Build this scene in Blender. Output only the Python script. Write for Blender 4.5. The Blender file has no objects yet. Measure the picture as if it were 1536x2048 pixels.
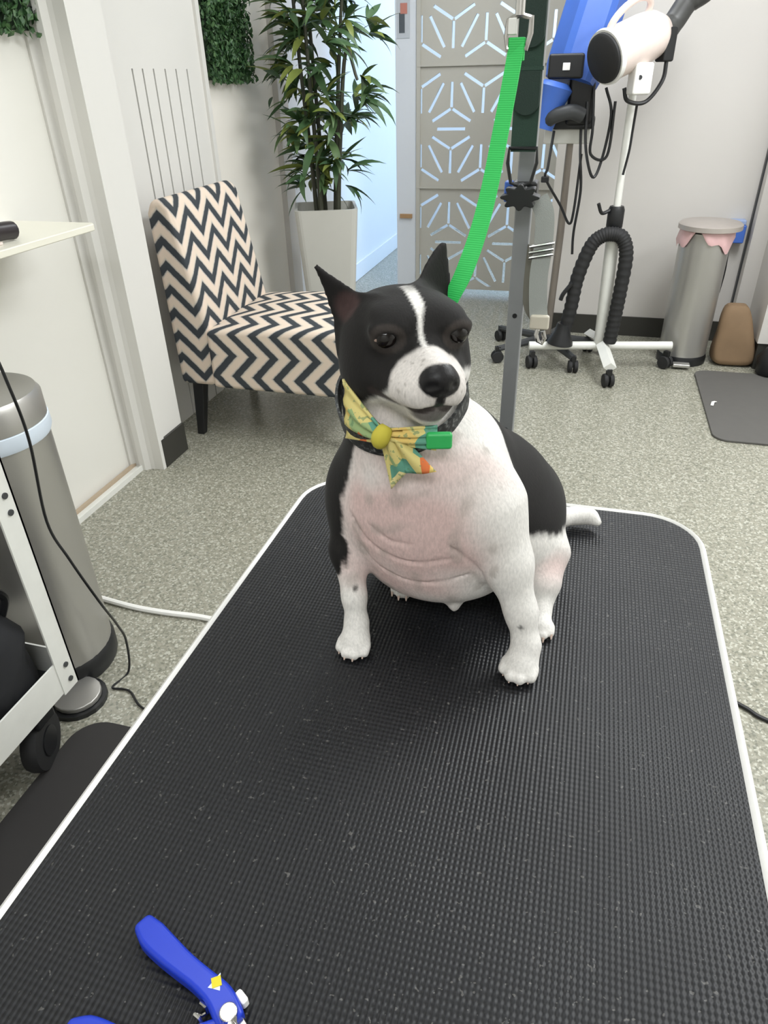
import bpy, math, random
import numpy as np
from mathutils import Vector, Matrix, Euler
random.seed(7); rng = np.random.default_rng(7)
S = bpy.context.scene
COL = S.collection
PI = math.pi

# ------------------------------------------------------------------ camera, world, lights, exposure
HC = 1.25
cd = bpy.data.cameras.new('camera'); cam = bpy.data.objects.new('camera', cd); COL.objects.link(cam)
cd.sensor_fit = 'HORIZONTAL'; cd.sensor_width = 36.0; cd.lens = 36.0 * 1385.0 / 1536.0
cd.clip_start = 0.01; cd.clip_end = 60
Rt = Vector((0.96439689, 0.26362069, -0.02104223)); Up = Vector((-0.12253733, 0.51594755, 0.84781055)); Fw = Vector((-0.23435709, 0.81504739, -0.52988159))
m = Matrix((Rt, Up, -Fw)).transposed().to_4x4(); m.translation = (0, 0, HC); cam.matrix_world = m
S.camera = cam
S.view_settings.view_transform = 'Standard'; S.view_settings.look = 'None'
S.view_settings.exposure = 0.23; S.view_settings.gamma = 1.0; S.view_settings.use_curve_mapping = False

w = bpy.data.worlds.new('world'); S.world = w; w.use_nodes = True
w.node_tree.nodes['Background'].inputs[0].default_value = (0.75, 0.86, 1.0, 1); w.node_tree.nodes['Background'].inputs[1].default_value = 0.6

def area(name, loc, size, power, color=(.95, .98, 1), rot=(0, 0, 0), size_y=None):
    l = bpy.data.lights.new(name, 'AREA'); l.energy = power; l.color = color; l.shape = 'RECTANGLE'; l.size = size; l.size_y = size_y or size
    o = bpy.data.objects.new(name, l); COL.objects.link(o); o.location = loc; o.rotation_euler = rot
    return o
area('ceiling_lamp_or_fill', (0.75, 2.35, 2.47), 0.6, 42, size_y=1.2)
area('ceiling_lamp_or_fill', (1.7, 1.4, 2.47), 0.6, 36, size_y=1.2)  # added fill from the right to brighten the left walls
area('ceiling_lamp_or_fill', (0.1, -0.9, 2.47), 1.2, 26, size_y=0.6)  # added fill behind the camera, out of view
area('ceiling_lamp_or_fill', (-0.6, 0.9, 2.47), 0.6, 8, size_y=1.2)  # weak added fill that evens out the left front
area('ceiling_lamp_or_fill', (-0.45, 3.4, 2.47), 0.6, 17, size_y=1.2)  # added fill to lift the greige wall and the screen
area('lobby_fill', (-0.4, 6.4, 2.47), 0.8, 18, color=(1, .97, .93), size_y=1.2)  # added fill that whitens the end wall behind the screen slots

# ------------------------------------------------------------------ helpers
def lin(c):
    return tuple(((x / 255) / 12.92 if x / 255 <= .04045 else ((x / 255 + .055) / 1.055) ** 2.4) for x in c)

class G:
    """tiny node graph helper"""
    def __init__(s, name):
        s.m = bpy.data.materials.new(name); s.m.use_nodes = True; s.t = s.m.node_tree
        s.b = s.t.nodes['Principled BSDF']; s.out = s.t.nodes['Material Output']
    def n(s, typ, **kw):
        nd = s.t.nodes.new(typ)
        for k, v in kw.items():
            if k.startswith('_'): setattr(nd, k[1:], v)
        return nd
    def set(s, sock, v):
        if isinstance(v, bpy.types.NodeSocket): s.t.links.new(v, sock)
        elif isinstance(v, (tuple, list)) and len(v) == 3 and sock.type == 'RGBA': sock.default_value = (*v, 1)
        else: sock.default_value = v
    def math(s, op, a, b=None, c=None):
        nd = s.n('ShaderNodeMath', _operation=op); s.set(nd.inputs[0], a)
        if b is not None: s.set(nd.inputs[1], b)
        if c is not None: s.set(nd.inputs[2], c)
        return nd.outputs[0]
    def obj(s):
        nd = s.n('ShaderNodeTexCoord'); return nd.outputs['Object']
    def xyz(s, v):
        nd = s.n('ShaderNodeSeparateXYZ'); s.set(nd.inputs[0], v); return nd.outputs
    def mapping(s, v, scale=(1, 1, 1), rot=(0, 0, 0)):
        nd = s.n('ShaderNodeMapping'); s.set(nd.inputs[0], v); nd.inputs['Scale'].default_value = scale; nd.inputs['Rotation'].default_value = rot; return nd.outputs[0]
    def noise(s, v, scale, detail=2.0, rough=.5):
        nd = s.n('ShaderNodeTexNoise'); s.set(nd.inputs['Vector'], v); nd.inputs['Scale'].default_value = scale; nd.inputs['Detail'].default_value = detail; nd.inputs['Roughness'].default_value = rough
        return nd.outputs['Fac']
    def voro(s, v, scale, out='Color', feature='F1'):
        nd = s.n('ShaderNodeTexVoronoi', _feature=feature); s.set(nd.inputs['Vector'], v); nd.inputs['Scale'].default_value = scale; return nd.outputs[out]
    def ramp(s, f, stops, interp='LINEAR'):
        nd = s.n('ShaderNodeValToRGB'); s.set(nd.inputs[0], f); r = nd.color_ramp; r.interpolation = interp
        while len(r.elements) < len(stops): r.elements.new(.5)
        for e, (p, c) in zip(r.elements, stops): e.position = p; e.color = (*c, 1)
        return nd.outputs[0]
    def mix(s, f, a, b, typ='MIX'):
        nd = s.n('ShaderNodeMix', _data_type='RGBA', _blend_type=typ); s.set(nd.inputs[0], f); s.set(nd.inputs[6], a); s.set(nd.inputs[7], b); return nd.outputs[2]
    def bump(s, h, strength=.5, dist=.002):
        nd = s.n('ShaderNodeBump'); s.set(nd.inputs['Height'], h); nd.inputs['Strength'].default_value = strength; nd.inputs['Distance'].default_value = dist
        s.t.links.new(nd.outputs[0], s.b.inputs['Normal'])
    def done(s, col=None, rough=.5, metal=0., spec=.5, **kw):
        if col is not None: s.set(s.b.inputs['Base Color'], col)
        s.set(s.b.inputs['Roughness'], rough); s.set(s.b.inputs['Metallic'], metal); s.set(s.b.inputs['Specular IOR Level'], spec)
        for k, v in kw.items(): s.set(s.b.inputs[k], v)
        return s.m

def plain(name, rgb, rough=.5, metal=0., spec=.5, var=.06, scale=30, bump=0., bscale=200, **kw):
    g = G(name); c = lin(rgb); o = g.obj()
    f = g.noise(o, scale, 3)
    col = g.mix(f, tuple(max(0, x * (1 - var)) for x in c), tuple(min(1, x * (1 + var)) for x in c))
    if bump: g.bump(g.noise(o, bscale, 2), bump, .001)
    return g.done(col, rough, metal, spec, **kw)

class MB:
    def __init__(s): s.v = []; s.f = []
    def add(s, vs, fs):
        o = len(s.v); s.v += [tuple(map(float, p)) for p in vs]; s.f += [tuple(i + o for i in f) for f in fs]; return s
    def box(s, lo, hi, rz=0., c=None, R=None):
        x0, y0, z0 = lo; x1, y1, z1 = hi
        vs = [Vector(p) for p in ((x0,y0,z0),(x1,y0,z0),(x1,y1,z0),(x0,y1,z0),(x0,y0,z1),(x1,y0,z1),(x1,y1,z1),(x0,y1,z1))]
        if rz or R:
            c = Vector(c) if c else Vector(((x0+x1)/2,(y0+y1)/2,(z0+z1)/2)); M = R or Matrix.Rotation(rz, 3, 'Z'); vs = [M @ (p-c) + c for p in vs]
        return s.add(vs, [(3,2,1,0),(4,5,6,7),(0,1,5,4),(1,2,6,5),(2,3,7,6),(3,0,4,7)])
    def tube(s, pts, r, seg=10, closed=False, cap=True, sx=1., sy=1., upv=None):
        pts = [Vector(p) for p in pts]; n = len(pts); rs = r if isinstance(r, (list, tuple)) else [r] * n
        ref = None; vs = []
        for i, p in enumerate(pts):
            if closed: t = (pts[(i+1) % n] - pts[i-1])
            else: t = pts[min(i+1, n-1)] - pts[max(i-1, 0)]
            t.normalize()
            if ref is None:
                a = Vector(upv) if upv else (Vector((0,0,1)) if abs(t.z) < .9 else Vector((1,0,0)))
                ref = a - t * a.dot(t)
            else: ref = ref - t * ref.dot(t)
            ref.normalize(); b = t.cross(ref)
            for k in range(seg):
                an = 2*PI*k/seg; vs.append(p + ref*(math.cos(an)*rs[i]*sx) + b*(math.sin(an)*rs[i]*sy))
        fs = []
        for i in range(n if closed else n-1):
            for k in range(seg):
                a = i*seg+k; b_ = i*seg+(k+1) % seg; c_ = ((i+1) % n)*seg+(k+1) % seg; d = ((i+1) % n)*seg+k
                fs.append((a, b_, c_, d))
        if cap and not closed: fs += [tuple(range(seg))[::-1], tuple((n-1)*seg+k for k in range(seg))]
        return s.add(vs, fs)
    def cyl(s, p0, p1, r0, r1=None, seg=20): return s.tube([p0, p1], [r0, r0 if r1 is None else r1], seg)
    def lathe(s, prof, c=(0,0,0), axis=None, seg=32):
        """prof: (r,h) list along axis"""
        a = Vector(axis or (0,0,1)).normalized(); u = Vector((1,0,0)) if abs(a.x) < .9 else Vector((0,1,0)); u = (u - a*u.dot(a)).normalized(); v = a.cross(u); c = Vector(c)
        vs = []; n = len(prof)
        for r, h in prof:
            for k in range(seg):
                an = 2*PI*k/seg; vs.append(c + a*h + u*(r*math.cos(an)) + v*(r*math.sin(an)))
        fs = [(i*seg+k, i*seg+(k+1) % seg, (i+1)*seg+(k+1) % seg, (i+1)*seg+k) for i in range(n-1) for k in range(seg)]
        fs += [tuple(range(seg))[::-1], tuple((n-1)*seg+k for k in range(seg))]
        return s.add(vs, fs)
    def prism(s, poly, axis, a, b):
        """poly: 2D points; axis 0/1/2 is the extrusion axis; a,b limits"""
        def P(p, h): l = list(p); l.insert(axis, h); return l
        n = len(poly); vs = [P(p, a) for p in poly] + [P(p, b) for p in poly]
        fs = [tuple(range(n)), tuple(range(n, 2*n))[::-1]] + [(i, i+n, (i+1) % n + n, (i+1) % n) for i in range(n)]
        return s.add(vs, fs)
    def ribbon(s, pts, wdir, width, thick):
        """flat strap along pts; wdir: width direction (one or per point)"""
        pts = [Vector(p) for p in pts]; n = len(pts); vs = []
        for i, p in enumerate(pts):
            t = (pts[min(i+1, n-1)] - pts[max(i-1, 0)]).normalized()
            wd = Vector(wdir[i] if isinstance(wdir, list) else wdir); wd = (wd - t*wd.dot(t)).normalized(); nn = t.cross(wd)
            W = width[i] if isinstance(width, list) else width
            for a, b in ((-.5,-.5),(.5,-.5),(.5,.5),(-.5,.5)): vs.append(p + wd*(a*W) + nn*(b*thick))
        fs = [(i*4+k, i*4+(k+1) % 4, i*4+4+(k+1) % 4, i*4+4+k) for i in range(n-1) for k in range(4)]
        fs += [(3,2,1,0), tuple((n-1)*4+k for k in range(4))]
        return s.add(vs, fs)
    def build(s, name, mat, parent=None, smooth=False, bevel=0., bseg=2, label=None, kind=None, subsurf=0, angle=40, loc=None):
        L = Vector(ORG.get(parent.name, (0,0,0))) if parent else Vector(loc or (0,0,0))
        me = bpy.data.meshes.new(name); me.from_pydata([Vector(p)-L for p in s.v], [], s.f); me.update()
        import bmesh
        bm = bmesh.new(); bm.from_mesh(me); bmesh.ops.recalc_face_normals(bm, faces=bm.faces); bm.to_mesh(me); bm.free()
        o = bpy.data.objects.new(name, me); COL.objects.link(o); me.materials.append(mat)
        if parent: o.parent = parent
        else: o.location = L
        ORG[o.name] = L
        if smooth:
            me.polygons.foreach_set('use_smooth', [True]*len(me.polygons))
            if angle < 180: me.set_sharp_from_angle(angle=math.radians(angle))
        if bevel:
            b = o.modifiers.new('bevel', 'BEVEL'); b.width = bevel; b.segments = bseg; b.limit_method = 'ANGLE'; b.angle_limit = math.radians(35)
            me.polygons.foreach_set('use_smooth', [True]*len(me.polygons)); b.harden_normals = True
        if subsurf:
            sm = o.modifiers.new('sub', 'SUBSURF'); sm.levels = subsurf; sm.render_levels = subsurf
        if label: o['label'] = label
        if kind: o['kind'] = kind
        return o
ORG = {}
def thing(name, loc, label, cat, group=None):
    o = bpy.data.objects.new(name, None); COL.objects.link(o); o.location = loc; o.empty_display_size = .05
    ORG[o.name] = Vector(loc); tag(o, label, cat, group); return o
def tag(o, label, cat, group=None):
    o['label'] = label; o['category'] = cat
    if group: o['group'] = group
    return o
def struct(o): o['kind'] = 'structure'; return o
def bez(pts, n=8):
    """Catmull-Rom through pts"""
    P = [Vector(p) for p in pts]; P = [P[0]*2-P[1]] + P + [P[-1]*2-P[-2]]; out = []
    for i in range(1, len(P)-2):
        for k in range(n):
            t = k/n; a, b, c, d = P[i-1:i+3]
            out.append(.5*((2*b) + (c-a)*t + (2*a-5*b+4*c-d)*t*t + (3*b-a-3*c+d)*t**3))
    out.append(P[-2]); return out

# ------------------------------------------------------------------ materials
WHITE = plain('white paint', (220, 218, 213), .55, var=.015, scale=3)
DOORW = plain('white door laminate', (231, 229, 222), .35, var=.01, scale=2)
WALLB = plain('warm white wall paint', (202, 198, 193), .6, var=.02, scale=3)
BEIGE = plain('greige wall paint', (238, 233, 224), .6, var=.02, scale=4)
LOBBYW = plain('lobby white paint', (222, 226, 232), .55, var=.01)
SKIRT = plain('charcoal vinyl baseboard', (52, 51, 47), .45)
CEIL = plain('ceiling white', (235, 234, 230), .8)
BLACKP = plain('black plastic', (24, 25, 27), .4)
BLACKR = plain('black rubber', (30, 30, 31), .7)
DGREY = plain('dark grey plastic', (58, 60, 62), .45)
STEEL = plain('brushed stainless steel', (182, 180, 176), .34, metal=.75, var=.05, scale=6)
CHROME = plain('bright steel', (205, 203, 200), .18, metal=1.)
ALU = plain('grey powder coated post', (138, 140, 141), .45, metal=.2)
WMETAL = plain('white powder coated metal', (226, 226, 220), .35)
WPLAST = plain('white plastic', (240, 239, 235), .35)
PINKW = plain('warm white dryer plastic', (226, 210, 202), .35)
BLUEP = plain('blue plastic', (66, 106, 192), .38)
NAVYB = plain('saturated blue handle', (24, 54, 178), .35)
YELL = plain('yellow sticker', (205, 190, 30), .5)
BROWN = plain('brown kraft paper', (124, 101, 76), .8, var=.15, scale=12, bump=.3, bscale=60)
PINKB = plain('pink plastic liner', (226, 186, 186), .35)
BAGW = plain('pale blue bin liner', (215, 226, 238), .35)
POLE = plain('grey brown stand pole', (140, 132, 124), .4, metal=.4)
SCREEN = plain('taupe grey laminate', (192, 189, 180), .5, var=.02)
WOODB = plain('tan wood', (176, 140, 100), .5)
ORANGE = plain('brown threshold wood', (178, 160, 138), .55)
DKGREEN = plain('dark green nylon webbing', (34, 62, 50), .7, bump=.5, bscale=900)
GREYWEB = plain('grey nylon webbing', (158, 162, 158), .6, bump=.5, bscale=900)

def floor_mat():
    g = G('speckled vinyl floor'); o = g.obj()
    a = g.noise(o, 70, 3, .7); b = g.voro(o, 190, 'Color'); bx = g.xyz(b)
    base = g.ramp(a, [(.30, lin((118, 117, 103))), (.5, lin((144, 142, 128))), (.72, lin((164, 162, 148)))])
    sp = g.math('GREATER_THAN', bx[0], .80); sp2 = g.math('LESS_THAN', bx[1], .16)
    c = g.mix(g.math('MULTIPLY', sp, .6), base, lin((194, 192, 180))); c = g.mix(g.math('MULTIPLY', sp2, .55), c, lin((94, 96, 86)))
    return g.done(c, .27, 0, .5)
FLOOR = floor_mat()

def mat_rubber():
    g = G('ribbed black rubber'); x, y, z = g.xyz(g.obj())
    pit = 2*PI/.0046
    sx = g.math('SINE', g.math('MULTIPLY', x, pit)); sy = g.math('SINE', g.math('MULTIPLY', y, pit*.8))
    h = g.math('ADD', g.math('MULTIPLY', sx, .62), g.math('MULTIPLY', sy, .38))
    h01 = g.math('MULTIPLY_ADD', h, .5, .5)
    g.bump(h01, .5, .0014)
    o = g.obj(); nz = g.noise(o, 9, 4, .6); fz = g.noise(o, 240, 1)
    c = g.mix(h01, lin((8, 8, 10)), lin((32, 33, 36)))
    c = g.mix(g.math('MULTIPLY', g.math('GREATER_THAN', fz, .73), .35), c, lin((120, 118, 114)))
    return g.done(c, g.math('MULTIPLY_ADD', nz, .2, .32), 0, .32)
RUBBER = mat_rubber()

def chevron(name, vaxis, swap):
    g = G(name); x, y, z = g.xyz(g.obj())
    if vaxis == 'z': v, u = z, g.math('ADD', x, y)
    else: v, u = x, g.math('ADD', z, y)
    per, lam = .165, .086
    tri = g.math('PINGPONG', u, per/2)
    vv = g.math('ADD', v, g.math('MULTIPLY', tri, -1.0 if not swap else 1.0))
    fr = g.math('FRACT', g.math('DIVIDE', g.math('ADD', vv, 5), lam))
    nz = g.noise(g.obj(), 60, 2)
    fr = g.math('ADD', fr, g.math('MULTIPLY_ADD', nz, .08, -.04))
    c = g.ramp(fr, [(0, lin((60, 65, 70))), (.36, lin((66, 70, 74))), (.42, lin((196, 188, 178))), (.52, lin((222, 206, 188))), (.86, lin((224, 206, 190))), (.94, lin((190, 184, 176))), (1, lin((60, 64, 68)))])
    g.bump(g.noise(g.mapping(g.obj(), (1, 1, 1)), 700, 1), .35, .001)
    return g.done(c, .85, 0, .2)
CHEVB = chevron('chevron fabric of back', 'z', False)
CHEVS = chevron('chevron fabric of seat', 'x', False)

def leafmat(name, a, b):
    g = G(name); f = g.noise(g.obj(), 6, 2); i = g.n('ShaderNodeObjectInfo').outputs['Random']
    c = g.mix(i, a, b); c = g.mix(f, c, tuple(x*.7 for x in a))
    return g.done(c, .45, 0, .4)
LEAF1 = leafmat('dark bamboo leaf', lin((66, 98, 62)), lin((118, 142, 92)))
LEAF2 = leafmat('light bamboo leaf', lin((124, 140, 66)), lin((164, 170, 98)))
STEM = plain('dark plant stem', (64, 66, 52), .6, var=.2)
POTM = plain('pale grey planter', (196, 195, 188), .45, var=.015)
SOIL = plain('dark soil', (60, 52, 42), .9, var=.3)
def hedgemat():
    g = G('boxwood leaf'); nz = g.noise(g.obj(), 55, 1)
    return g.done(g.ramp(nz, [(.3, lin((34, 62, 36))), (.5, lin((56, 92, 52))), (.7, lin((90, 122, 78)))]), .5)
HEDGE = hedgemat()
def greenweb():
    g = G('bright green nylon webbing'); o = g.obj()
    x, y, z = g.xyz(o)
    s1 = g.math('SINE', g.math('MULTIPLY', z, 2*PI/.0019)); h = g.math('MULTIPLY_ADD', s1, .5, .5); g.bump(h, .3, .0006)
    c = g.mix(h, lin((44, 182, 84)), lin((56, 198, 96)))
    return g.done(c, .55, 0, .4)
GREENW = greenweb()
GREENP = plain('green plastic buckle', (48, 168, 88), .4)
def bowmat():
    g = G('floral yellow cotton'); o = g.obj()
    v = g.voro(o, 55, 'Color'); vx = g.xyz(v)
    c = g.ramp(vx[0], [(0, lin((206, 192, 124))), (.45, lin((222, 210, 150))), (.56, lin((150, 172, 120))), (.68, lin((212, 184, 108))), (.8, lin((206, 112, 66))), (.88, lin((96, 150, 130))), (1, lin((228, 220, 170)))], 'CONSTANT')
    d = g.noise(o, 160, 2); c = g.mix(g.math('MULTIPLY', g.math('GREATER_THAN', d, .62), .6), c, lin((90, 130, 96)))
    return g.done(c, .8, 0, .2)
BOW = bowmat()
def collarmat():
    g = G('black patterned webbing'); o = g.obj(); f = g.noise(o, 190, 2)
    return g.done(g.ramp(f, [(.45, lin((22, 24, 25))), (.58, lin((60, 62, 62))), (.66, lin((112, 114, 112)))]), .6)
COLLARM = collarmat()
def winmat():
    g = G('daylit window'); e = g.n('ShaderNodeEmission'); e.inputs[0].default_value = (.45, .70, 1, 1); e.inputs[1].default_value = 4.6
    g.t.links.new(e.outputs[0], g.out.inputs[0]); return g.m
WINM = winmat()

# ------------------------------------------------------------------ room shell
def B(lo, hi): return MB().box(lo, hi)
XL = -1.60
struct(B((-2.0, -1.6, -.05), (2.4, 7.2, 0)).build('floor', FLOOR))
struct(B((-2.0, -1.6, 2.5), (2.4, 7.2, 2.55)).build('ceiling', CEIL))
# left: door bay (x=-1.57), pier, panelled wall, greige wall, lobby wall
wl = struct(B((-1.75, -1.6, 0), (-1.57, .95, 2.5)).build('wall_left', WHITE))
MB().box((-1.75, 2.035, 0), (-1.46, 2.205, 2.5)).build('pier', WHITE, wl)
MB().box((-1.75, 2.205, 1.30), (XL, 3.03, 2.5)).build('upper_wall', WHITE, wl)
gy = [2.205, 2.525, 2.591, 2.664, 2.745, 2.825, 2.91, 3.03]
for i in range(7):
    MB().box((XL-.06, gy[i]+(.009 if i else 0), 0.0), (XL, gy[i+1], 1.30)).build('groove_board', WHITE, wl)
B((-1.75, 2.205, 0), (XL-.05, 3.03, 1.30)).build('board_backing', POLE, wl)
B((-1.75, 3.03, 0), (XL+.012, 3.06, 2.5)).build('wall_edge', WHITE, wl)
B((-1.75, 3.06, 0), (XL-.015, 3.78, 2.5)).build('greige_wall', BEIGE, wl)
B((-1.75, 3.78, 0), (XL+.015, 3.90, 2.5)).build('opening_jamb', WALLB, wl)
B((-1.75, 3.90, 0), (XL, 7.2, 2.5)).build('lobby_wall', LOBBYW, wl)
bl = struct(B((-1.46, 2.04, 0), (-1.45, 2.205, .115)).build('baseboard_left', SKIRT))
struct(B((XL, 3.90, 0), (XL+.016, 7.0, .12)).build('baseboard_lobby', LOBBYW, bevel=.005))
# casing with moulded ridges facing the camera, door slab, threshold
tr = struct(MB().prism([(-1.60, 2.035), (-1.60, 2.00), (-1.575, 1.995), (-1.560, 2.012), (-1.545, 2.012), (-1.54, 2.0), (-1.52, 2.002), (-1.505, 2.018), (-1.490, 2.022), (-1.452, 2.022), (-1.452, 2.06), (-1.60, 2.06)], 2, 0, 2.5).build('trim_1', WHITE))
d1 = struct(B((-1.66, .95, .012), (-1.585, 2.03, 2.45)).build('door_1', DOORW))
th = struct(B((-1.62, .95, 0), (-1.53, 2.03, .012)).build('trim_2', WMETAL))
MB().box((-1.575, .95, .012), (-1.562, 2.03, .022)).build('track_rail', ORANGE, th)
MB().box((-1.537, .95, .012), (-1.53, 2.03, .020)).build('track_rail', WMETAL, th)
# back wall right
wb = struct(B((-.20, 4.05, 0), (2.4, 4.2, 2.5)).build('wall_back', WALLB))
B((-.20, 4.2, 0), (-.08, 4.80, 2.5)).build('return_wall', WALLB, wb)
struct(B((-.20, 4.04, 0), (.80, 4.05, .105)).build('baseboard_back', SKIRT))
wr = struct(B((.855, 3.62, .13), (2.4, 4.05, 2.5)).build('wall_right', WALLB))
B((.775, 4.02, 0), (.782, 4.05, 2.5)).build('corner_joint', DGREY, wr)
B((.782, 3.95, .0), (.90, 4.05, 2.5)).build('corner_pier', WALLB, wr)
struct(B((.862, 3.628, 0), (2.4, 4.05, .13)).build('baseboard_right', SKIRT))
struct(B((2.3, -1.6, 0), (2.4, 3.62, 2.5)).build('wall_side', WHITE))
struct(B((-2.0, -1.7, 0), (2.4, -1.6, 2.5)).build('wall_front', WHITE))
# lobby behind the screen: end wall with a daylit window
we = struct(B((-1.75, 7.1, 0), (2.4, 7.2, 2.5)).build('wall_lobby', LOBBYW))
struct(B((1.2, 4.2, 0), (1.3, 7.1, 2.5)).build('wall_lobby_side', LOBBYW))
w1 = struct(B((1.19, 4.7, .25), (1.2, 6.9, 2.35)).build('window_1', WINM))
for y in (4.65, 5.77, 6.88): MB().box((1.15, y, .25), (1.19, y+.05, 2.35)).build('window_frame', WMETAL, w1)
for z in (.25, 1.3, 2.3): MB().box((1.15, 4.65, z), (1.19, 6.93, z+.05)).build('window_frame', WMETAL, w1)
# white door leaf standing edge-on beside the screen
d2 = struct(B((-1.225, 4.74, 0), (-1.095, 4.80, 2.45)).build('door_2', LOBBYW, bevel=.004))
MB().box((-1.20, 4.725, .475), (-1.12, 4.74, .50)).build('door_handle', WOODB, d2)
MB().box((-1.212, 4.736, 1.45), (-1.135, 4.74, 1.66)).build('notice', plain('pale notice paper', (196, 200, 206), .7), d2)
MB().box((-1.198, 4.734, 1.475), (-1.165, 4.736, 1.57)).build('notice_print', plain('dark grey print', (84, 90, 96), .7), d2)
MB().box((-1.190, 4.733, 1.565), (-1.150, 4.736, 1.615)).build('notice_print', plain('salmon print', (196, 130, 116), .7), d2)

# ------------------------------------------------------------------ decorative screen (triangular lattice of slots)
def clip(poly, x0, x1, z0, z1):
    for ax, lim, sg in ((0, x0, 1), (0, x1, -1), (1, z0, 1), (1, z1, -1)):
        out = []
        for i in range(len(poly)):
            a, b = poly[i-1], poly[i]; da, db = sg*(a[ax]-lim), sg*(b[ax]-lim)
            if (da >= 0) != (db >= 0):
                t = da/(da-db); out.append((a[0]+(b[0]-a[0])*t, a[1]+(b[1]-a[1])*t))
            if db >= 0: out.append(b)
        poly = out
        if len(poly) < 3: return []
    return poly
def slot(a, b, w):
    d = Vector((b[0]-a[0], b[1]-a[1])); d.normalize(); n = Vector((-d.y, d.x))*w/2
    return [(a[0]+n.x, a[1]+n.y), (a[0]-n.x, a[1]-n.y), (b[0]-n.x, b[1]-n.y), (b[0]+n.x, b[1]+n.y)]
def area2(p): return abs(sum(p[i-1][0]*p[i][1]-p[i][0]*p[i-1][1] for i in range(len(p))))/2
scr = thing('decorative_screen', (-.65, 4.75, 0), 'tall taupe screen with star pattern of cut-out slots behind the green leash', 'screen')
SX0, SX1 = -1.09, -.20
SIDE = .377; ROW = .3265
for lev in range(4):
    z0, z1 = .005+lev*.653+(.03 if lev == 0 else 0), .005+(lev+1)*.653
    if lev == 3: z1 = 2.45
    holes = []
    hx = -.88
    for r in range(-1, 5):
        zz = .005+lev*.653 + r*ROW; off = 0 if r % 2 == 0 else SIDE/2
        for c in range(-3, 4):
            h = (hx+off+c*SIDE, zz); e = (h[0]+SIDE, zz); up = (h[0]+SIDE/2, zz+ROW); dn = (h[0]+SIDE/2, zz-ROW); upl = (h[0]-SIDE/2, zz+ROW)
            def sub(a, b, s, t): return ((a[0]+(b[0]-a[0])*s, a[1]+(b[1]-a[1])*s), (a[0]+(b[0]-a[0])*t, a[1]+(b[1]-a[1])*t))
            segs = [sub(h, e, .27, .73), sub(h, up, .27, .73), sub(h, upl, .27, .73)]
            for tri in ((h, e, up), (h, e, dn)):
                ce = (sum(p[0] for p in tri)/3, sum(p[1] for p in tri)/3)
                for p in tri: segs.append(sub(ce, p, .027, .62))
            for a, b in segs:
                q = clip(slot(a, b, .0165), SX0+.018, SX1-.018, z0+.022, z1-.022)
                if len(q) >= 3 and area2(q) > 1.5e-4: holes.append(q)
    cu = bpy.data.curves.new('panel', 'CURVE'); cu.dimensions = '2D'; cu.fill_mode = 'BOTH'; cu.extrude = .009
    for poly in [[(SX0, z0), (SX1, z0), (SX1, z1), (SX0, z1)]] + holes:
        sp = cu.splines.new('POLY'); sp.points.add(len(poly)-1); sp.use_cyclic_u = True
        for pt, p in zip(sp.points, poly): pt.co = (p[0]+.65, p[1], 0, 1)
    tmp = bpy.data.objects.new('tmp', cu); COL.objects.link(tmp); bpy.context.view_layer.update()
    me = bpy.data.meshes.new_from_object(tmp.evaluated_get(bpy.context.evaluated_depsgraph_get())); bpy.data.objects.remove(tmp)
    me.transform(Matrix.Rotation(PI/2, 4, 'X')); me.materials.clear(); me.materials.append(SCREEN); me.name = 'panel'
    o = bpy.data.objects.new('panel', me); COL.objects.link(o); o.parent = scr
    if lev: MB().box((SX0, 4.728, z0-.004), (SX1, 4.742, z0+.004)).build('rail', DGREY if False else SCREEN, scr)
for x in (SX0-.004, SX1-.02): MB().box((x, 4.73, 0), (x+.024, 4.765, 2.45)).build('stile', SCREEN, scr)

# ------------------------------------------------------------------ grooming table
T = .673
tb = thing('grooming_table', (-.09, .45, 0), 'grooming table with black ribbed rubber mat top and white edging', 'table')
def rrect(x0, x1, y0, y1, r, n=8):
    p = []
    for cx, cy, a0 in ((x1-r, y1-r, 0), (x0+r, y1-r, 90), (x0+r, y0+r, 180), (x1-r, y0+r, 270)):
        for k in range(n+1):
            a = math.radians(a0+90*k/n); p.append((cx+r*math.cos(a), cy+r*math.sin(a)))
    return p
TX0, TX1, TY0, TY1 = -.402, .216, -.05, .978
MB().prism(rrect(TX0+.006, TX1-.006, TY0+.006, TY1-.006, .075), 2, T-.024, T-.0035).build('table_board', WMETAL, tb)
MB().prism(rrect(TX0+.007, TX1-.007, TY0+.007, TY1-.007, .074), 2, T-.0035, T).build('rubber_mat', RUBBER, tb)
path = [(x, y, T-.010) for x, y in rrect(TX0+.003, TX1-.003, TY0+.003, TY1-.003, .078)]
MB().tube(path, .0065, 8, closed=True, sx=2.0, sy=1.0, upv=(0, 0, 1)).build('edge_trim', WPLAST, tb, smooth=True)
for x in (-.32, .13):
    for y in (.06, .86):
        MB().box((x-.018, y-.018, .03), (x+.018, y+.018, T-.024)).build('leg', ALU, tb)
        MB().cyl((x, y, 0), (x, y, .03), .025).build('foot', BLACKR, tb)
for y in (.06, .86): MB().box((-.32, y-.012, .15), (.13, y+.012, .18)).build('crossbar', ALU, tb)
for x in (-.32, .13): MB().box((x-.012, .06, .15), (x+.012, .86, .18)).build('crossbar', ALU, tb)

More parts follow.
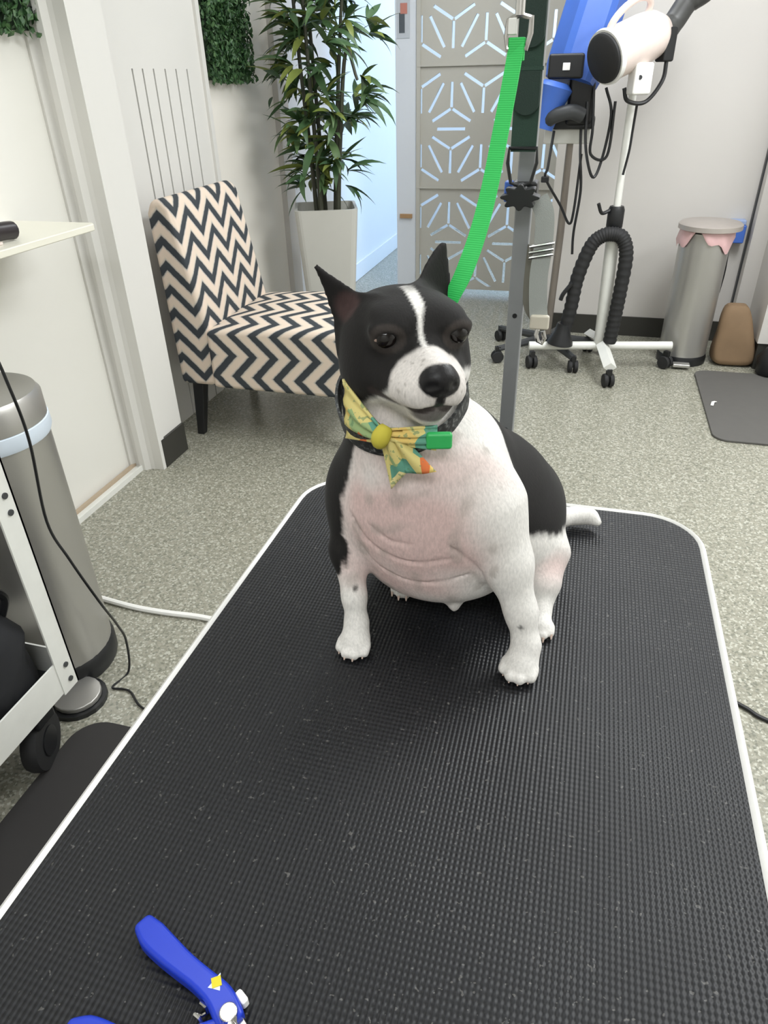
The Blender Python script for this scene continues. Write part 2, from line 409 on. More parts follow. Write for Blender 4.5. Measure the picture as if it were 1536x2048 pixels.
# grooming arm: post clamped to the far edge, boom overhead
PX, PY = -.0845, .992
arm = thing('grooming_post', (PX, PY, T-.06), 'grey square post rising from the far table edge with black knob', 'grooming post')
MB().box((PX-.0105, PY-.0105, T-.10), (PX+.0105, PY+.0105, 1.62)).build('post', ALU, arm, bevel=.002)
for z in (.965, .79): MB().cyl((PX, PY-.012, z), (PX, PY-.010, z), .0032).build('adjustment_hole', BLACKP, arm)
MB().box((PX-.02, PY-.05, T-.035), (PX+.02, PY+.015, T-.026)).box((PX-.02, PY-.012, T-.12), (PX+.02, PY+.016, T-.03)).build('clamp', DGREY, arm)
MB().box((PX-.012, .56, 1.60), (PX+.012, PY+.0105, 1.622)).build('boom', ALU, arm, bevel=.002)
# sliding collar and star knob
kn = MB(); cz = 1.122
prof = []
for k in range(48):
    a = 2*PI*k/48; r = .021 + .004*math.cos(8*a); prof.append((PX-.002 + r*math.cos(a), cz + r*.62*math.sin(a)))
kn.prism(prof, 1, PY-.05, PY-.028)
kn.cyl((PX-.002, PY-.028, cz), (PX-.002, PY-.01, cz), .009)
kn.build('star_knob', BLACKP, arm, bevel=.002)
MB().box((PX-.016, PY-.016, cz-.014), (PX+.016, PY+.016, cz+.014)).build('slider', BLACKP, arm, bevel=.003)
MB().box((PX-.024, PY-.03, cz-.008), (PX-.014, PY-.012, cz+.016)).build('slider_tab', BLUEP, arm, bevel=.002)

# dark green strap doubled back in loops, ending in a D-ring, in front of the post
gs = thing('green_strap', (-.087, .95, 1.17), 'dark green nylon strap looped in front of the grey post with black ring', 'strap')
gx = -.0875
MB().ribbon([(gx, .952, 1.172), (gx, .95, 1.30), (gx-.002, .952, 1.45), (gx-.002, .957, 1.598)], (1, 0, 0), .030, .002).build('strap_band', DKGREEN, gs)
for zc in (1.225, 1.291):
    pl = [(gx-.0145, zc+.03), (gx-.0145, zc+.0)] + [(gx+.0145*math.cos(a), zc-.002+.013*math.sin(a)) for a in np.linspace(PI, 2*PI, 12)] + [(gx+.0145, zc+.03)]
    MB().prism(pl, 1, .944, .949).build('folded_tab', plain('darker green webbing', (26, 48, 40), .7, bump=.4, bscale=900), gs, bevel=.001)
    MB().box((gx-.0165, .944, zc+.03), (gx+.0165, .9515, zc+.034)).build('stitched_bar', DKGREEN, gs)
ring = [(gx-.0165, .95, 1.176), (gx-.0175, .95, 1.160), (gx-.012, .949, 1.138), (gx, .949, 1.134), (gx+.012, .949, 1.138), (gx+.0175, .95, 1.160), (gx+.0165, .95, 1.176)]
MB().tube(ring, .0022, 8, closed=True).build('d_ring', BLACKP, gs, smooth=True)

# grey strap with buckle hanging beside the post
gy_ = thing('grey_strap', (-.05, .97, .935), 'pale grey webbing strap with metal slide buckle hanging beside the post', 'strap')
MB().ribbon(bez([(-.066, .975, 1.118), (-.056, .972, 1.098), (-.054, .97, 1.06), (-.056, .97, 1.02), (-.052, .97, .975), (-.047, .968, .962)]), (1, .15, 0), .024, .0022).build('strap_band', GREYWEB, gy_)
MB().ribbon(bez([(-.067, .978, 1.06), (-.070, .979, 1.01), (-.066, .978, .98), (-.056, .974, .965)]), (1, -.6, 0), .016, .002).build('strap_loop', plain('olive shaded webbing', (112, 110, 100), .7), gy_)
MB().tube([(-.071, .967, 1.046), (-.040, .967, 1.052), (-.040, .967, 1.066), (-.071, .967, 1.060)], .0022, 8, closed=True).build('slide_buckle', CHROME, gy_, smooth=True)
MB().tube([(-.071, .965, 1.053), (-.040, .965, 1.059)], .002, 8).build('buckle_bar', CHROME, gy_, smooth=True)
MB().box((-.062, .964, .952), (-.036, .972, .972)).build('strap_end', plain('ivory plastic', (205, 198, 182), .5), gy_, bevel=.003)
MB().tube([(-.05, .968, .955), (-.052, .967, .945), (-.049, .967, .936), (-.043, .967, .933), (-.040, .967, .940), (-.043, .967, .95)], .003, 8).build('snap_hook', CHROME, gy_, smooth=True)

# green leash with clip
le = thing('dog_leash', (-.087, .80, 1.27), 'bright green nylon leash running from metal clip down to the dog', 'leash')
LP = bez([(-.087, .80, 1.278), (-.090, .79, 1.245), (-.095, .775, 1.20), (-.100, .757, 1.155), (-.107, .738, 1.115), (-.117, .718, 1.080), (-.128, .708, 1.055), (-.139, .706, 1.020), (-.145, .706, .985)], 8)
n_ = len(LP); wd = []; wdt = []
for i in range(n_):
    t = i/(n_-1); a = -.25 - 1.1*max(0, (t-.5)/.5)**2; wd.append((math.cos(a), math.sin(a), 0)); wdt.append(.0150+.004*min(1, t/.6))
MB().ribbon(LP, wd, wdt, .0018).build('leash_webbing', GREENW, le)
MB().box((-.0948, .797, 1.262), (-.0792, .803, 1.281)).build('stitched_end', GREENW, le, bevel=.001)
MB().tube([(-.097, .80, 1.282), (-.096, .80, 1.272), (-.078, .80, 1.272), (-.075, .80, 1.284), (-.075, .80, 1.296), (-.086, .80, 1.299), (-.096, .80, 1.294)], .0028, 8, closed=True).build('swivel_clip', CHROME, le, smooth=True)
MB().tube([(-.086, .80, 1.298), (-.086, .80, 1.34), (-.085, .80, 1.60)], .0045, 10).build('clip_stem', CHROME, le, smooth=True)
MB().box((-.096, .796, 1.283), (-.088, .804, 1.296)).build('clip_gate', WMETAL, le, bevel=.001)

# ------------------------------------------------------------------ slipper chair
ch = thing('slipper_chair', (-1.17, 2.6, 0), 'armless slipper chair in navy and cream chevron fabric by the left wall', 'chair')
CY0, CY1 = 2.33, 2.89
MB().prism([(-1.505, .225), (-1.515, .60), (-1.525, .86), (-1.505, .905), (-1.455, .912), (-1.43, .88), (-1.375, .60), (-1.345, .44), (-1.345, .225)], 1, CY0, CY1).build('backrest', CHEVB, ch, bevel=.022, bseg=4)
st = MB()
nx, ny = 14, 12
def seat_top(u, v): return .455 + .03*math.sin(PI*min(1, max(0, u)))**.6*math.sin(PI*v)**.5 + .02*u
vs = []; fs = []
for i in range(nx+1):
    for j in range(ny+1):
        u, v = i/nx, j/ny; vs.append((-1.36+u*.585, CY0-.01+v*(CY1-CY0+.02), seat_top(u, v)))
for i in range(nx):
    for j in range(ny):
        a = i*(ny+1)+j; fs.append((a, a+ny+1, a+ny+2, a+1))
nt = len(vs); ring_ = [i*(ny+1) for i in range(nx+1)] + [nx*(ny+1)+j for j in range(1, ny+1)] + [i*(ny+1)+ny for i in range(nx-1, -1, -1)] + [j for j in range(ny-1, 0, -1)]
for r in ring_: vs.append((vs[r][0], vs[r][1], .222))
for k in range(len(ring_)):
    k2 = (k+1) % len(ring_); fs.append((ring_[k], ring_[k2], nt+k2, nt+k))
fs.append(tuple(nt+k for k in range(len(ring_))))
st.add(vs, fs); st.build('seat', CHEVS, ch, bevel=.02, bseg=3)
for (x, y, dx, dy) in ((-1.445, 2.375, -.02, -.02), (-1.445, 2.845, -.02, .02), (-.815, 2.375, .015, -.02), (-.815, 2.845, .015, .02)):
    o = MB().box((-.024, -.024, 0), (.024, .024, .23)).build('leg', BLACKP, ch, bevel=.003); me = o.data
    for v in me.vertices:
        top = (v.co.z + ORG[o.name].z) > .1; wx = v.co.x + ORG[o.name].x; wy = v.co.y + ORG[o.name].y; s_ = 1. if top else .62
        v.co.x = x + wx*s_ + (0 if top else dx) - ORG[ch.name].x; v.co.y = y + wy*s_ + (0 if top else dy) - ORG[ch.name].y

# ------------------------------------------------------------------ potted bamboo
pc = Vector((-1.268, 3.5, 0))
pl = thing('potted_bamboo', pc, 'tall artificial bamboo plant in a tapered pale grey planter', 'plant')
def sq(h, z, r=.03):
    ca_, sa_ = math.cos(.36), math.sin(.36)
    return [(pc.x+x*ca_-y*sa_, pc.y+x*sa_+y*ca_, z) for x, y in rrect(-h, h, -h, h, r, 4)]
mb = MB(); prof = [(.105, 0), (.152, .725), (.138, .725), (.134, .68)]
vs = []; nn = 20
for h, z in prof: vs += sq(h, z)
nn = len(vs)//4
mb.add(vs, [(i*nn+k, i*nn+(k+1) % nn, (i+1)*nn+(k+1) % nn, (i+1)*nn+k) for i in range(3) for k in range(nn)] + [tuple(range(nn))[::-1], tuple(3*nn+k for k in range(nn))])
mb.build('planter', POTM, pl)
def leaf_mesh(name, droop, wid, mat):
    vs = []; fs = []; N = 6
    for i in range(N+1):
        t = i/N; w_ = wid*(math.sin(PI*min(1, t*1.02+.03))**.8)*(1-.35*t); x = t*math.cos(droop*t*.6); z = -droop*.5*t*t
        vs += [(x, -w_, z+.25*w_), (x, 0, z), (x, w_, z+.25*w_)]
    for i in range(N):
        for k in range(2): a = i*3+k; fs.append((a, a+1, a+4, a+3))
    me = bpy.data.meshes.new(name); me.from_pydata(vs, [], fs); me.materials.append(mat); me.polygons.foreach_set('use_smooth', [True]*len(me.polygons)); return me
LM = [leaf_mesh('leaf', d, w_, m_) for d, w_, m_ in ((.5, .11, LEAF1), (.9, .12, LEAF1), (.25, .10, LEAF1), (.8, .13, LEAF2), (1.2, .115, LEAF1), (.5, .12, LEAF2))]
stems = []
for i, (ox, oy, tx, ty, h) in enumerate(((-.035, -.03, -.05, -.03, 1.95), (-.005, -.05, -.01, -.06, 2.0), (.05, .0, .09, .02, 1.7), (-.02, .05, -.06, .08, 1.75), (.075, -.04, .14, -.05, 1.25))):
    p = [(pc.x+ox, pc.y+oy, .66), (pc.x+ox+.2*tx, pc.y+oy+.2*ty, .95), (pc.x+ox+.6*tx, pc.y+oy+.6*ty, 1.35), (pc.x+ox+tx, pc.y+oy+ty, h)]
    pts = bez(p, 6); mb = MB(); mb.tube(pts, [.013-.007*k/len(pts) for k in range(len(pts))], 8)
    stems.append((mb.build('stem', STEM, pl, smooth=True), pts))
def stem_pt(pts, z):
    for a, b in zip(pts, pts[1:]):
        if a.z <= z <= b.z: return a.lerp(b, (z-a.z)/max(1e-6, b.z-a.z))
    return pts[-1]
cnt = 0; extra = []
random.seed(11)
while cnt < 760:
    so, pts = random.choice(stems[:4]) if random.random() < .8 else stems[4]
    r_ = random.random()
    z = .80 + .22*random.random() if r_ < .12 else (1.0 + .72*random.random()**.9)
    if z > pts[-1].z: continue
    c = stem_pt(pts, z); az = random.uniform(0, 2*PI)
    # twig cluster: 5-8 leaves fan out from a twig end
    tl = random.uniform(.02, .17) if z > .98 else random.uniform(.02, .10)
    tip = c + Vector((math.cos(az)*tl, math.sin(az)*tl, tl*random.uniform(.0, .6)))
    for k in range(random.randint(4, 7)):
        a2 = az + random.uniform(-1.1, 1.1); el = random.uniform(-.45, .75)
        L = random.uniform(.10, .20)
        me = LM[random.choice((0, 0, 1, 1, 2, 3, 4, 5))]
        end = tip + Vector((math.cos(a2), math.sin(a2), 0))*L*.9
        if end.x < XL+.04 or end.z > 2.3 or (end.z > 1.15 and min(end.x, tip.x) < XL+.075 and end.y < 3.50): continue
        cnt += 1
        if cnt > 290:
            extra.append((me, Matrix.LocRotScale(tip-pc, Euler((random.uniform(-.6, .6), -el, a2)), Vector((L, L, L))))); continue
        o = bpy.data.objects.new('leaf', me); COL.objects.link(o); o.parent = so
        o.location = tip - pc; o.rotation_euler = Euler((random.uniform(-.6, .6), -el, a2)); o.scale = (L, L*random.uniform(.9, 1.2), L)
for k_, m_ in enumerate((LEAF1, LEAF2)):
    vs = []; fs = []
    for me, M4 in extra:
        if me.materials[0] is not m_: continue
        o = len(vs); vs += [M4 @ v.co + pc for v in me.vertices]; fs += [tuple(i+o for i in p.vertices) for p in me.polygons]
    MB().add(vs, fs).build('foliage', m_, pl, smooth=True, kind='stuff', angle=180)
MB().add(sq(.131, .665), [tuple(range(nn))]).box((pc.x-.09, pc.y-.09, .64), (pc.x+.09, pc.y+.09, .664)).build('soil', SOIL, pl)

# ------------------------------------------------------------------ boxwood hedge panels
def hedge(name, x, y0, y1, z0, z1, n, label):
    t = thing(name, (x, (y0+y1)/2, z0), label, 'wall decoration')
    MB().box((x, y0, z0), (x+.02, y1, z1)).build('backing_mat', plain('hedge backing', (30, 48, 30), .9), t)
    vs = []; fs = []
    for i in range(n):
        c = Vector((x+random.uniform(.015, .06), random.uniform(y0-.012, y1+.012), random.uniform(z0-.012, z1+.012)))
        R = Euler((random.uniform(0, 6), random.uniform(0, 6), random.uniform(0, 6))).to_matrix(); s_ = random.uniform(.009, .015)
        q = [R @ Vector(p)*s_ + c for p in ((-1, 0, 0), (0, -.6, .15), (1, 0, 0), (0, .6, .15))]; o = len(vs); vs += q; fs += [(o, o+1, o+2), (o, o+2, o+3)]
    mb = MB(); mb.add(vs, fs); mb.build('boxwood_leaves', HEDGE, t, kind='stuff')
hedge('hedge_panel', XL-.014, 3.09, 3.46, 1.262, 1.95, 5200, 'dark green boxwood hedge panel on the greige wall above the chair')
hedge('hedge_panel', -1.585, 1.45, 2.0, 1.385, 1.95, 4200, 'boxwood hedge panel corner on the white door at upper left')

# ------------------------------------------------------------------ wall shelf and grooming item
sh = thing('wall_shelf', (-1.45, 1.5, .93), 'white wall shelf with curved bracket at the left edge', 'shelf')
MB().prism([(-1.585, .60), (-1.302, .60), (-1.302, 1.735), (-1.316, 1.75), (-1.585, 1.75)], 2, .915, .933).build('shelf_board', plain('ivory shelf laminate', (232, 229, 214), .4, var=.01), sh, bevel=.003)
MB().prism([(-1.585, .915), (-1.40, .915)] + [(-1.40-.185*math.sin(a), .915-.20*(1-math.cos(a))) for a in np.linspace(.2, PI/2, 8)], 1, 1.585, 1.605).build('bracket', plain('pale green grey bracket', (190, 196, 186), .5), sh)
cl = thing('hair_clipper', (-1.36, 1.46, .935), 'dark cordless clipper lying on the white wall shelf', 'clipper')
MB().tube(bez([(-1.37, 1.30, .958), (-1.368, 1.40, .960), (-1.366, 1.48, .957), (-1.364, 1.515, .953)]), [.021]*22+[.018, .014, .006], 14).build('clipper_body', plain('black plum plastic', (40, 34, 36), .35), cl, smooth=True)
MB().box((-1.385, 1.30, .934), (-1.345, 1.44, .940)).build('blade_plate', PINKW, cl)

# ------------------------------------------------------------------ left stainless bin
cb = Vector((-1.165, 1.045, 0)); R_ = .125
bn = thing('pedal_bin', cb, 'round stainless pedal bin behind the white trolley', 'bin')
MB().lathe([(R_+.003, .0), (R_+.006, .01), (R_+.006, .05), (R_, .06)], cb).build('base_ring', BLACKP, bn, smooth=True)
MB().lathe([(R_, .055), (R_, .665)], cb, seg=48).build('bin_body', STEEL, bn, smooth=True)
MB().lathe([(R_+.003, .632), (R_+.007, .642), (R_+.006, .666), (R_-.002, .670)], cb, seg=48).build('bag_rim', BAGW, bn, smooth=True)
MB().lathe([(R_+.004, .668), (R_+.004, .715), (R_-.004, .728), (.07, .735), (.01, .737)], cb, seg=48).build('lid', STEEL, bn, smooth=True)
MB().prism([(cb.x+.125+.055*math.cos(a), cb.y-.115+.055*math.sin(a)) for a in np.linspace(0, 2*PI, 20)[:-1]], 2, .012, .026).build('pedal', STEEL, bn, bevel=.003)
MB().prism([(cb.x+.125+.066*math.cos(a), cb.y-.115+.066*math.sin(a)) for a in np.linspace(0, 2*PI, 20)[:-1]], 2, 0, .012).build('pedal_base', BLACKP, bn)

# ------------------------------------------------------------------ white trolley
tr_ = thing('white_trolley', (-1.1, .55, 0), 'white metal trolley on black casters at the left frame edge', 'trolley')
X1, X0, Y1, Y0 = -.945, -1.30, .862, .22
for (x, y) in ((X1, Y1), (X0, Y1), (X1, Y0), (X0, Y0)):
    sx = -1 if x == X1 else 1; sy = -1 if y == Y1 else 1
    MB().box((min(x, x+sx*.004), min(y, y+sy*.046), .16), (max(x, x+sx*.004), max(y, y+sy*.046), .92)).box((min(x, x+sx*.03), min(y, y+sy*.004), .16), (max(x, x+sx*.03), max(y, y+sy*.004), .92)).build('corner_post', WMETAL, tr_)
    for z in (.185, .225, .60, .635):
        MB().cyl((x, y+sy*.02, z), (x+(.003 if x == X1 else -.003), y+sy*.02, z), .006, seg=10).build('bolt', DGREY, tr_)
for z0_, z1_ in ((.165, .245), (.595, .66)):
    for x in (X1, X0): MB().box((x-(.006 if x == X1 else .002), Y0, z0_), (x+(-.002 if x == X1 else .002), Y1, z1_)).build('side_rail', WMETAL, tr_)
    for y in (Y1, Y0): MB().box((X0, y-.004, z0_), (X1, y+.0, z1_)).build('end_rail', WMETAL, tr_)
    MB().box((X0, Y0, z0_), (X1-.006, Y1-.005, z0_+.006)).build('shelf_tray', WMETAL if z0_ > .3 else DGREY, tr_)
for (x, y) in ((X1-.05, Y1-.10), (X0+.05, Y1-.10), (X1-.05, Y0+.08), (X0+.05, Y0+.08)):
    wh = MB().lathe([(.045, -.018), (.062, -.016), (.066, -.006), (.066, .006), (.062, .016), (.045, .018)], (x, y, .066), axis=(1, .35, 0)).build('caster_wheel', BLACKR, tr_, smooth=True)
    MB().lathe([(.03, -.021), (.032, .021)], (x, y, .066), axis=(1, .35, 0)).build('hub', BLACKP, wh, smooth=True)
    MB().box((x-.03, y-.02, .12), (x+.03, y+.035, .165)).build('caster_fork', BLACKP, tr_, bevel=.006)
bg = thing('black_bag', (-1.065, .735, .172), 'black fabric bag on the bottom shelf of the white trolley', 'bag')
mb = MB(); prof = [(.085, 0.0), (.105, .02), (.108, .10), (.10, .17), (.07, .22), (.02, .235)]
mb.lathe(prof, (-1.065, .735, .175), seg=24); bo = mb.build('bag_body', plain('black cloth', (26, 27, 30), .8, var=.2, bump=.5, bscale=40), bg, smooth=True, angle=180)
for v in bo.data.vertices: v.co += Vector((.012*math.sin(v.co.z*40+v.co.y*30), .015*math.sin(v.co.x*35+v.co.z*25), 0))
MB().tube(bez([(-1.02, .80, .36), (-1.0, .81, .42), (-1.01, .77, .455), (-1.03, .70, .42), (-1.02, .67, .36)]), .008, 8).build('handle', BLACKP, bg, smooth=True)
# cords at left
cd1 = bez([(-1.366, 1.31, .945), (-1.34, 1.25, .939), (-1.295, 1.17, .938), (-1.20, 1.08, .90), (-1.03, .95, .91), (-.915, .885, .90), (-.895, .88, .83), (-.905, .895, .72), (-.925, .895, .55), (-.905, .90, .46), (-.89, .925, .34), (-.93, 1.0, .20), (-.965, 1.05, .10), (-.975, 1.04, .006), (-.985, .985, .004), (-.955, .985, .004), (-.93, .98, .004), (-.88, .945, .004), (-.80, .93, .004)])
tag(MB().tube(cd1, .0028, 6).build('power_cord', BLACKP, smooth=True, loc=cd1[-1]), 'thin black cord hanging over the left stainless bin to the floor', 'cord')
cd2 = bez([(-1.30, 1.285, .008), (-1.238, 1.277, .008), (-1.10, 1.262, .008), (-1.0, 1.262, .008), (-.876, 1.268, .008), (-.7, 1.25, .008)])
tag(MB().tube(cd2, .008, 8).build('floor_cable', WPLAST, smooth=True, loc=cd2[0]), 'white cable lying on the speckled floor left of the table', 'cable')
cd3 = bez([(.30, 1.42, .005), (.40, 1.34, .005), (.484, 1.287, .005), (.528, 1.258, .005), (.70, 1.20, .005), (.9, 1.22, .005)])
tag(MB().tube(cd3, .005, 8).build('extension_cord', BLACKP, smooth=True, loc=cd3[0]), 'black cord on the floor at the right frame edge', 'cord')
# floor mats
tag(MB().prism(rrect(-.985, -.25, -.6, .882, .07), 2, 0, .012).build('floor_mat', plain('black foam mat', (44, 42, 41), .8), bevel=.003, loc=(-.6, .1, 0)), 'black floor mat under the left side of the grooming table', 'mat')
tag(MB().prism(rrect(.583, 1.6, 2.74, 3.535, .06), 2, 0, .010).build('floor_mat', plain('dark grey foam mat', (88, 86, 83), .75), bevel=.003, loc=(1.1, 3.1, 0)), 'dark grey floor mat in front of the kraft bag at right', 'mat')
tag(MB().ribbon([(.615, 3.08, .013), (.622, 3.11, .017), (.636, 3.13, .013)], (1, -.4, 0), .012, .002).build('paper_scrap', WPLAST, loc=(.62, 3.1, .01)), 'small white scrap lying on the dark grey mat', 'scrap')

# ------------------------------------------------------------------ right stainless bin, kraft bag, blue box
c2 = Vector((.535, 3.70, 0))
b2 = thing('waste_bin', c2, 'slim stainless waste bin with pink liner by the back wall', 'bin')
MB().lathe([(.116, 0), (.118, .03), (.114, .045)], c2).build('base_ring', BLACKP, b2, smooth=True)
MB().lathe([(.112, .04), (.112, .62)], c2, seg=40).build('bin_body', STEEL, b2, smooth=True)
MB().lathe([(.116, .625), (.140, .632), (.140, .652), (.13, .660), (.01, .664)], c2+Vector((.01, -.0, 0)), seg=40).build('lid', plain('satin grey lid', (186, 178, 172), .4, metal=.5), b2, smooth=True)
mb = MB()
vs = []; fs = []
for i in range(49):
    a = 2*PI*i/48; d = .05 + .035*math.sin(3*a+4.2) + .02*math.sin(7*a)
    vs += [(c2.x+.117*math.cos(a), c2.y+.117*math.sin(a), .632), (c2.x+(.125+.004*math.sin(11*a))*math.cos(a), c2.y+(.125+.004*math.sin(11*a))*math.sin(a), .632-d*.6), (c2.x+(.120)*math.cos(a), c2.y+.120*math.sin(a), .632-d)]
for i in range(48):
    for k in range(2): a = i*3+k; fs.append((a, a+1, a+4, a+3))
mb.add(vs, fs).build('bin_liner', PINKB, b2, smooth=True, angle=180)
MB().box((c2.x-.05, c2.y-.165, .012), (c2.x+.03, c2.y-.12, .028)).build('pedal', STEEL, b2, bevel=.004)
kb = thing('kraft_bag', (.76, 3.68, 0), 'brown kraft paper bag with rounded top between bin and wall', 'bag')
vs = []; fs = []; N = 20; M_ = 8
for j in range(M_+1):
    t = j/M_; z = .30*t; hw = .100*(1-.55*t**2.2)+.004*math.sin(9*t); hd = .075*(1-.55*t**2)
    for k in range(N):
        a = 2*PI*k/N; ce, se = math.cos(a), math.sin(a); ex = .5
        x = math.copysign(abs(ce)**ex, ce)*hw*(1+.05*math.sin(3*a+5*t)); y = math.copysign(abs(se)**ex, se)*hd*(1+.06*math.sin(2*a+7*t))
        vs.append((  .775+x-.035*t, 3.695+y, z))
for j in range(M_):
    for k in range(N): fs.append((j*N+k, j*N+(k+1) % N, (j+1)*N+(k+1) % N, (j+1)*N+k))
fs += [tuple(range(N))[::-1], tuple(M_*N+k for k in range(N))]
MB().add(vs, fs).build('bag_body', BROWN, kb, smooth=True, angle=60, subsurf=1)
bx = thing('blue_box', (.72, 4.03, .50), 'small blue box on the back wall above the waste bin', 'box')
MB().box((.675, 3.985, .515), (.755, 4.049, .60)).build('box_body', BLUEP, bx, bevel=.006)
MB().box((.68, 3.99, .60), (.75, 4.049, .622)).build('box_lid', plain('light blue plastic', (150, 168, 205), .4), bx, bevel=.004)
MB().tube(bez([(.70, 4.03, .515), (.705, 4.03, .45), (.71, 4.035, .36), (.705, 4.035, .26)]), .004, 6).build('cord', BLACKP, bx, smooth=True)
bs = thing('black_sack', (.93, 3.58, 0), 'black sack slumped at the right wall beside the kraft bag', 'bag')
mb = MB(); mb.lathe([(.06, 0), (.085, .02), (.085, .08), (.06, .13), (.02, .15)], (.945, 3.56, 0), seg=20); o = mb.build('sack_body', plain('black bin sack', (24, 24, 26), .45), bs, smooth=True, angle=180)
for v in o.data.vertices: v.co += Vector((.008*math.sin(v.co.z*60+v.co.y*50), .008*math.sin(v.co.x*55+v.co.z*35), 0))
MB().tube([(.945, 3.56, .145), (.94, 3.56, .175), (.95, 3.56, .185)], [.018, .012, .02], 10).build('tied_neck', BLACKP, bs, smooth=True)

# ------------------------------------------------------------------ white stand dryer
sw = thing('stand_dryer', (.125, 3.48, 0), 'white stand dryer with black intake on a white pole', 'dryer')
ang = math.atan2(.14, .68); ux = Vector((math.cos(ang), math.sin(ang), 0)); uy = Vector((-ux.y, ux.x, 0)); c0 = Vector((.125, 3.485, .115))
MB().tube([c0-ux*.345, c0+ux*.345], .020, 14).build('base_bar', WMETAL, sw, smooth=True)
for sgn in (-1, 1):
    e = c0+uy*sgn*.255; f_ = c0+uy*sgn*.05
    MB().tube([f_+Vector((0, 0, .02)), e+Vector((0, 0, -.02))], .030, 4, sx=.8, upv=(0, 0, 1)).build('base_leg', WMETAL, sw)
def caster(parent, p, r=.032, rot=0.):
    a = Vector((math.cos(rot), math.sin(rot), 0)); q = Vector(p)
    for s_ in (-1, 1): MB().lathe([(r*.5, -.010), (r*.92, -.009), (r, -.004), (r, .004), (r*.92, .009), (r*.5, .010)], q+a*(s_*.014)+Vector((0, 0, r)), axis=a, seg=18).build('caster_wheel', BLACKR, parent, smooth=True)
    MB().box((q.x-.011, q.y-.013, r*.9), (q.x+.011, q.y+.013, r*2+.022), R=Matrix.Rotation(rot, 3, 'Z'), c=(q.x, q.y, r)).build('caster_fork', BLACKP, parent)
for p, rt in ((c0-ux*.325, .4), (c0+ux*.33, .9), (c0-uy*.25, .3), (c0+uy*.25, -.3)): caster(sw, (p.x, p.y, 0), .032, rt)
MB().tube([c0, (.113, 3.485, .62)], .030, 20).build('lower_tube', WMETAL, sw, smooth=True)
MB().tube([(.112, 3.485, .60), (.108, 3.485, 1.33)], .016, 14).build('upper_pole', WMETAL, sw, smooth=True)
MB().lathe([(.032, 0), (.036, .01), (.036, .08), (.03, .095)], (.111, 3.485, .655)).build('height_clamp', BLACKP, sw, smooth=True)
MB().tube(bez([(.085, 3.47, .735), (.05, 3.45, .725), (.03, 3.44, .765)]), .008, 8).build('clamp_lever', BLACKP, sw, smooth=True)
p0, p1 = Vector((-.012, 3.34, 1.305)), Vector((.19, 3.535, 1.395)); ax = (p1-p0).normalized(); Ln = (p1-p0).length
MB().lathe([(.082, 0), (.091, .01), (.091, Ln*.6), (.085, Ln*.8), (.055, Ln*.98), (.04, Ln)], p0, axis=ax, seg=36).build('dryer_body', PINKW, sw, smooth=True)
MB().lathe([(.095, -.012), (.098, 0), (.094, .012)], p0, axis=ax, seg=36).build('intake_rim', WPLAST, sw, smooth=True)
gr = MB().lathe([(.076, -.03), (.086, -.022), (.088, -.006)], p0, axis=ax, seg=36).build('intake_grille', plain('black mesh', (30, 30, 31), .6, bump=.8, bscale=500), sw, smooth=True)
hc = p0.lerp(p1, .38)+Vector((-.01, -.02, .088)); hv = ax.cross(Vector((0, 0, 1))).normalized()
MB().tube([hc+ax*(.10*math.cos(a))+(Vector((0, 0, .8))+hv*.35)*(.075*math.sin(a)) for a in np.linspace(0, 2*PI, 28)[:-1]], .013, 10, closed=True).build('carry_handle', PINKW, sw, smooth=True)
MB().tube(bez([p1-ax*.06, p1+ax*.04, p1+Vector((.08, .05, .09)), p1+Vector((.14, .06, .13)), p1+Vector((.20, .05, .20))]), [.045]*9+[.042]*8+[.046]*8+[.05]*8, 18).build('nozzle', plain('dark grey nozzle', (62, 62, 61), .45), sw, smooth=True)
MB().box((.185, 3.47, 1.285), (.235, 3.53, 1.40), rz=.6).build('tilt_joint', BLACKP, sw, bevel=.008)
MB().box((.085, 3.36, 1.175), (.165, 3.42, 1.285), rz=.5).build('switch_box', WPLAST, sw, bevel=.01)
MB().cyl((.125, 3.365, 1.235), (.123, 3.352, 1.235), .008, seg=12).build('switch', DGREY, sw)
MB().tube(bez([(.22, 3.49, 1.29), (.215, 3.48, 1.22), (.16, 3.42, 1.15), (.09, 3.40, 1.155), (.07, 3.40, 1.20)]), .008, 8).build('power_cord', BLACKP, sw, smooth=True)
MB().tube(bez([(.13, 3.43, 1.15), (.128, 3.44, 1.05), (.126, 3.44, .97), (.115, 3.44, .88)]), .005, 6).build('power_cord', BLACKP, sw, smooth=True)
# black hose draped over the clamp
hs = thing('dryer_hose', (.10, 3.44, .12), 'black corrugated hose hung in an arch over the white stand', 'hose')
hp = bez([(-.06, 3.42, .15), (-.035, 3.42, .30), (-.02, 3.425, .45), (.02, 3.43, .585), (.065, 3.435, .632), (.115, 3.437, .64), (.155, 3.436, .622), (.180, 3.434, .55), (.178, 3.43, .40), (.172, 3.43, .27), (.165, 3.43, .15)], 14)
MB().tube(hp, [.031+.0022*math.sin(i*2.1) for i in range(len(hp))], 14).build('hose_tube', BLACKR, hs, smooth=True, angle=180)
MB().lathe([(.032, .10), (.038, .06), (.060, .012), (.062, 0)], (-.066, 3.415, .136), axis=(.1, 0, 1)).build('hose_nozzle', BLACKP, hs, smooth=True)
MB().tube(bez([(-.04, 3.40, .43), (-.075, 3.395, .38), (-.085, 3.395, .35)]), .010, 8).build('hook', BLACKP, hs, smooth=True)

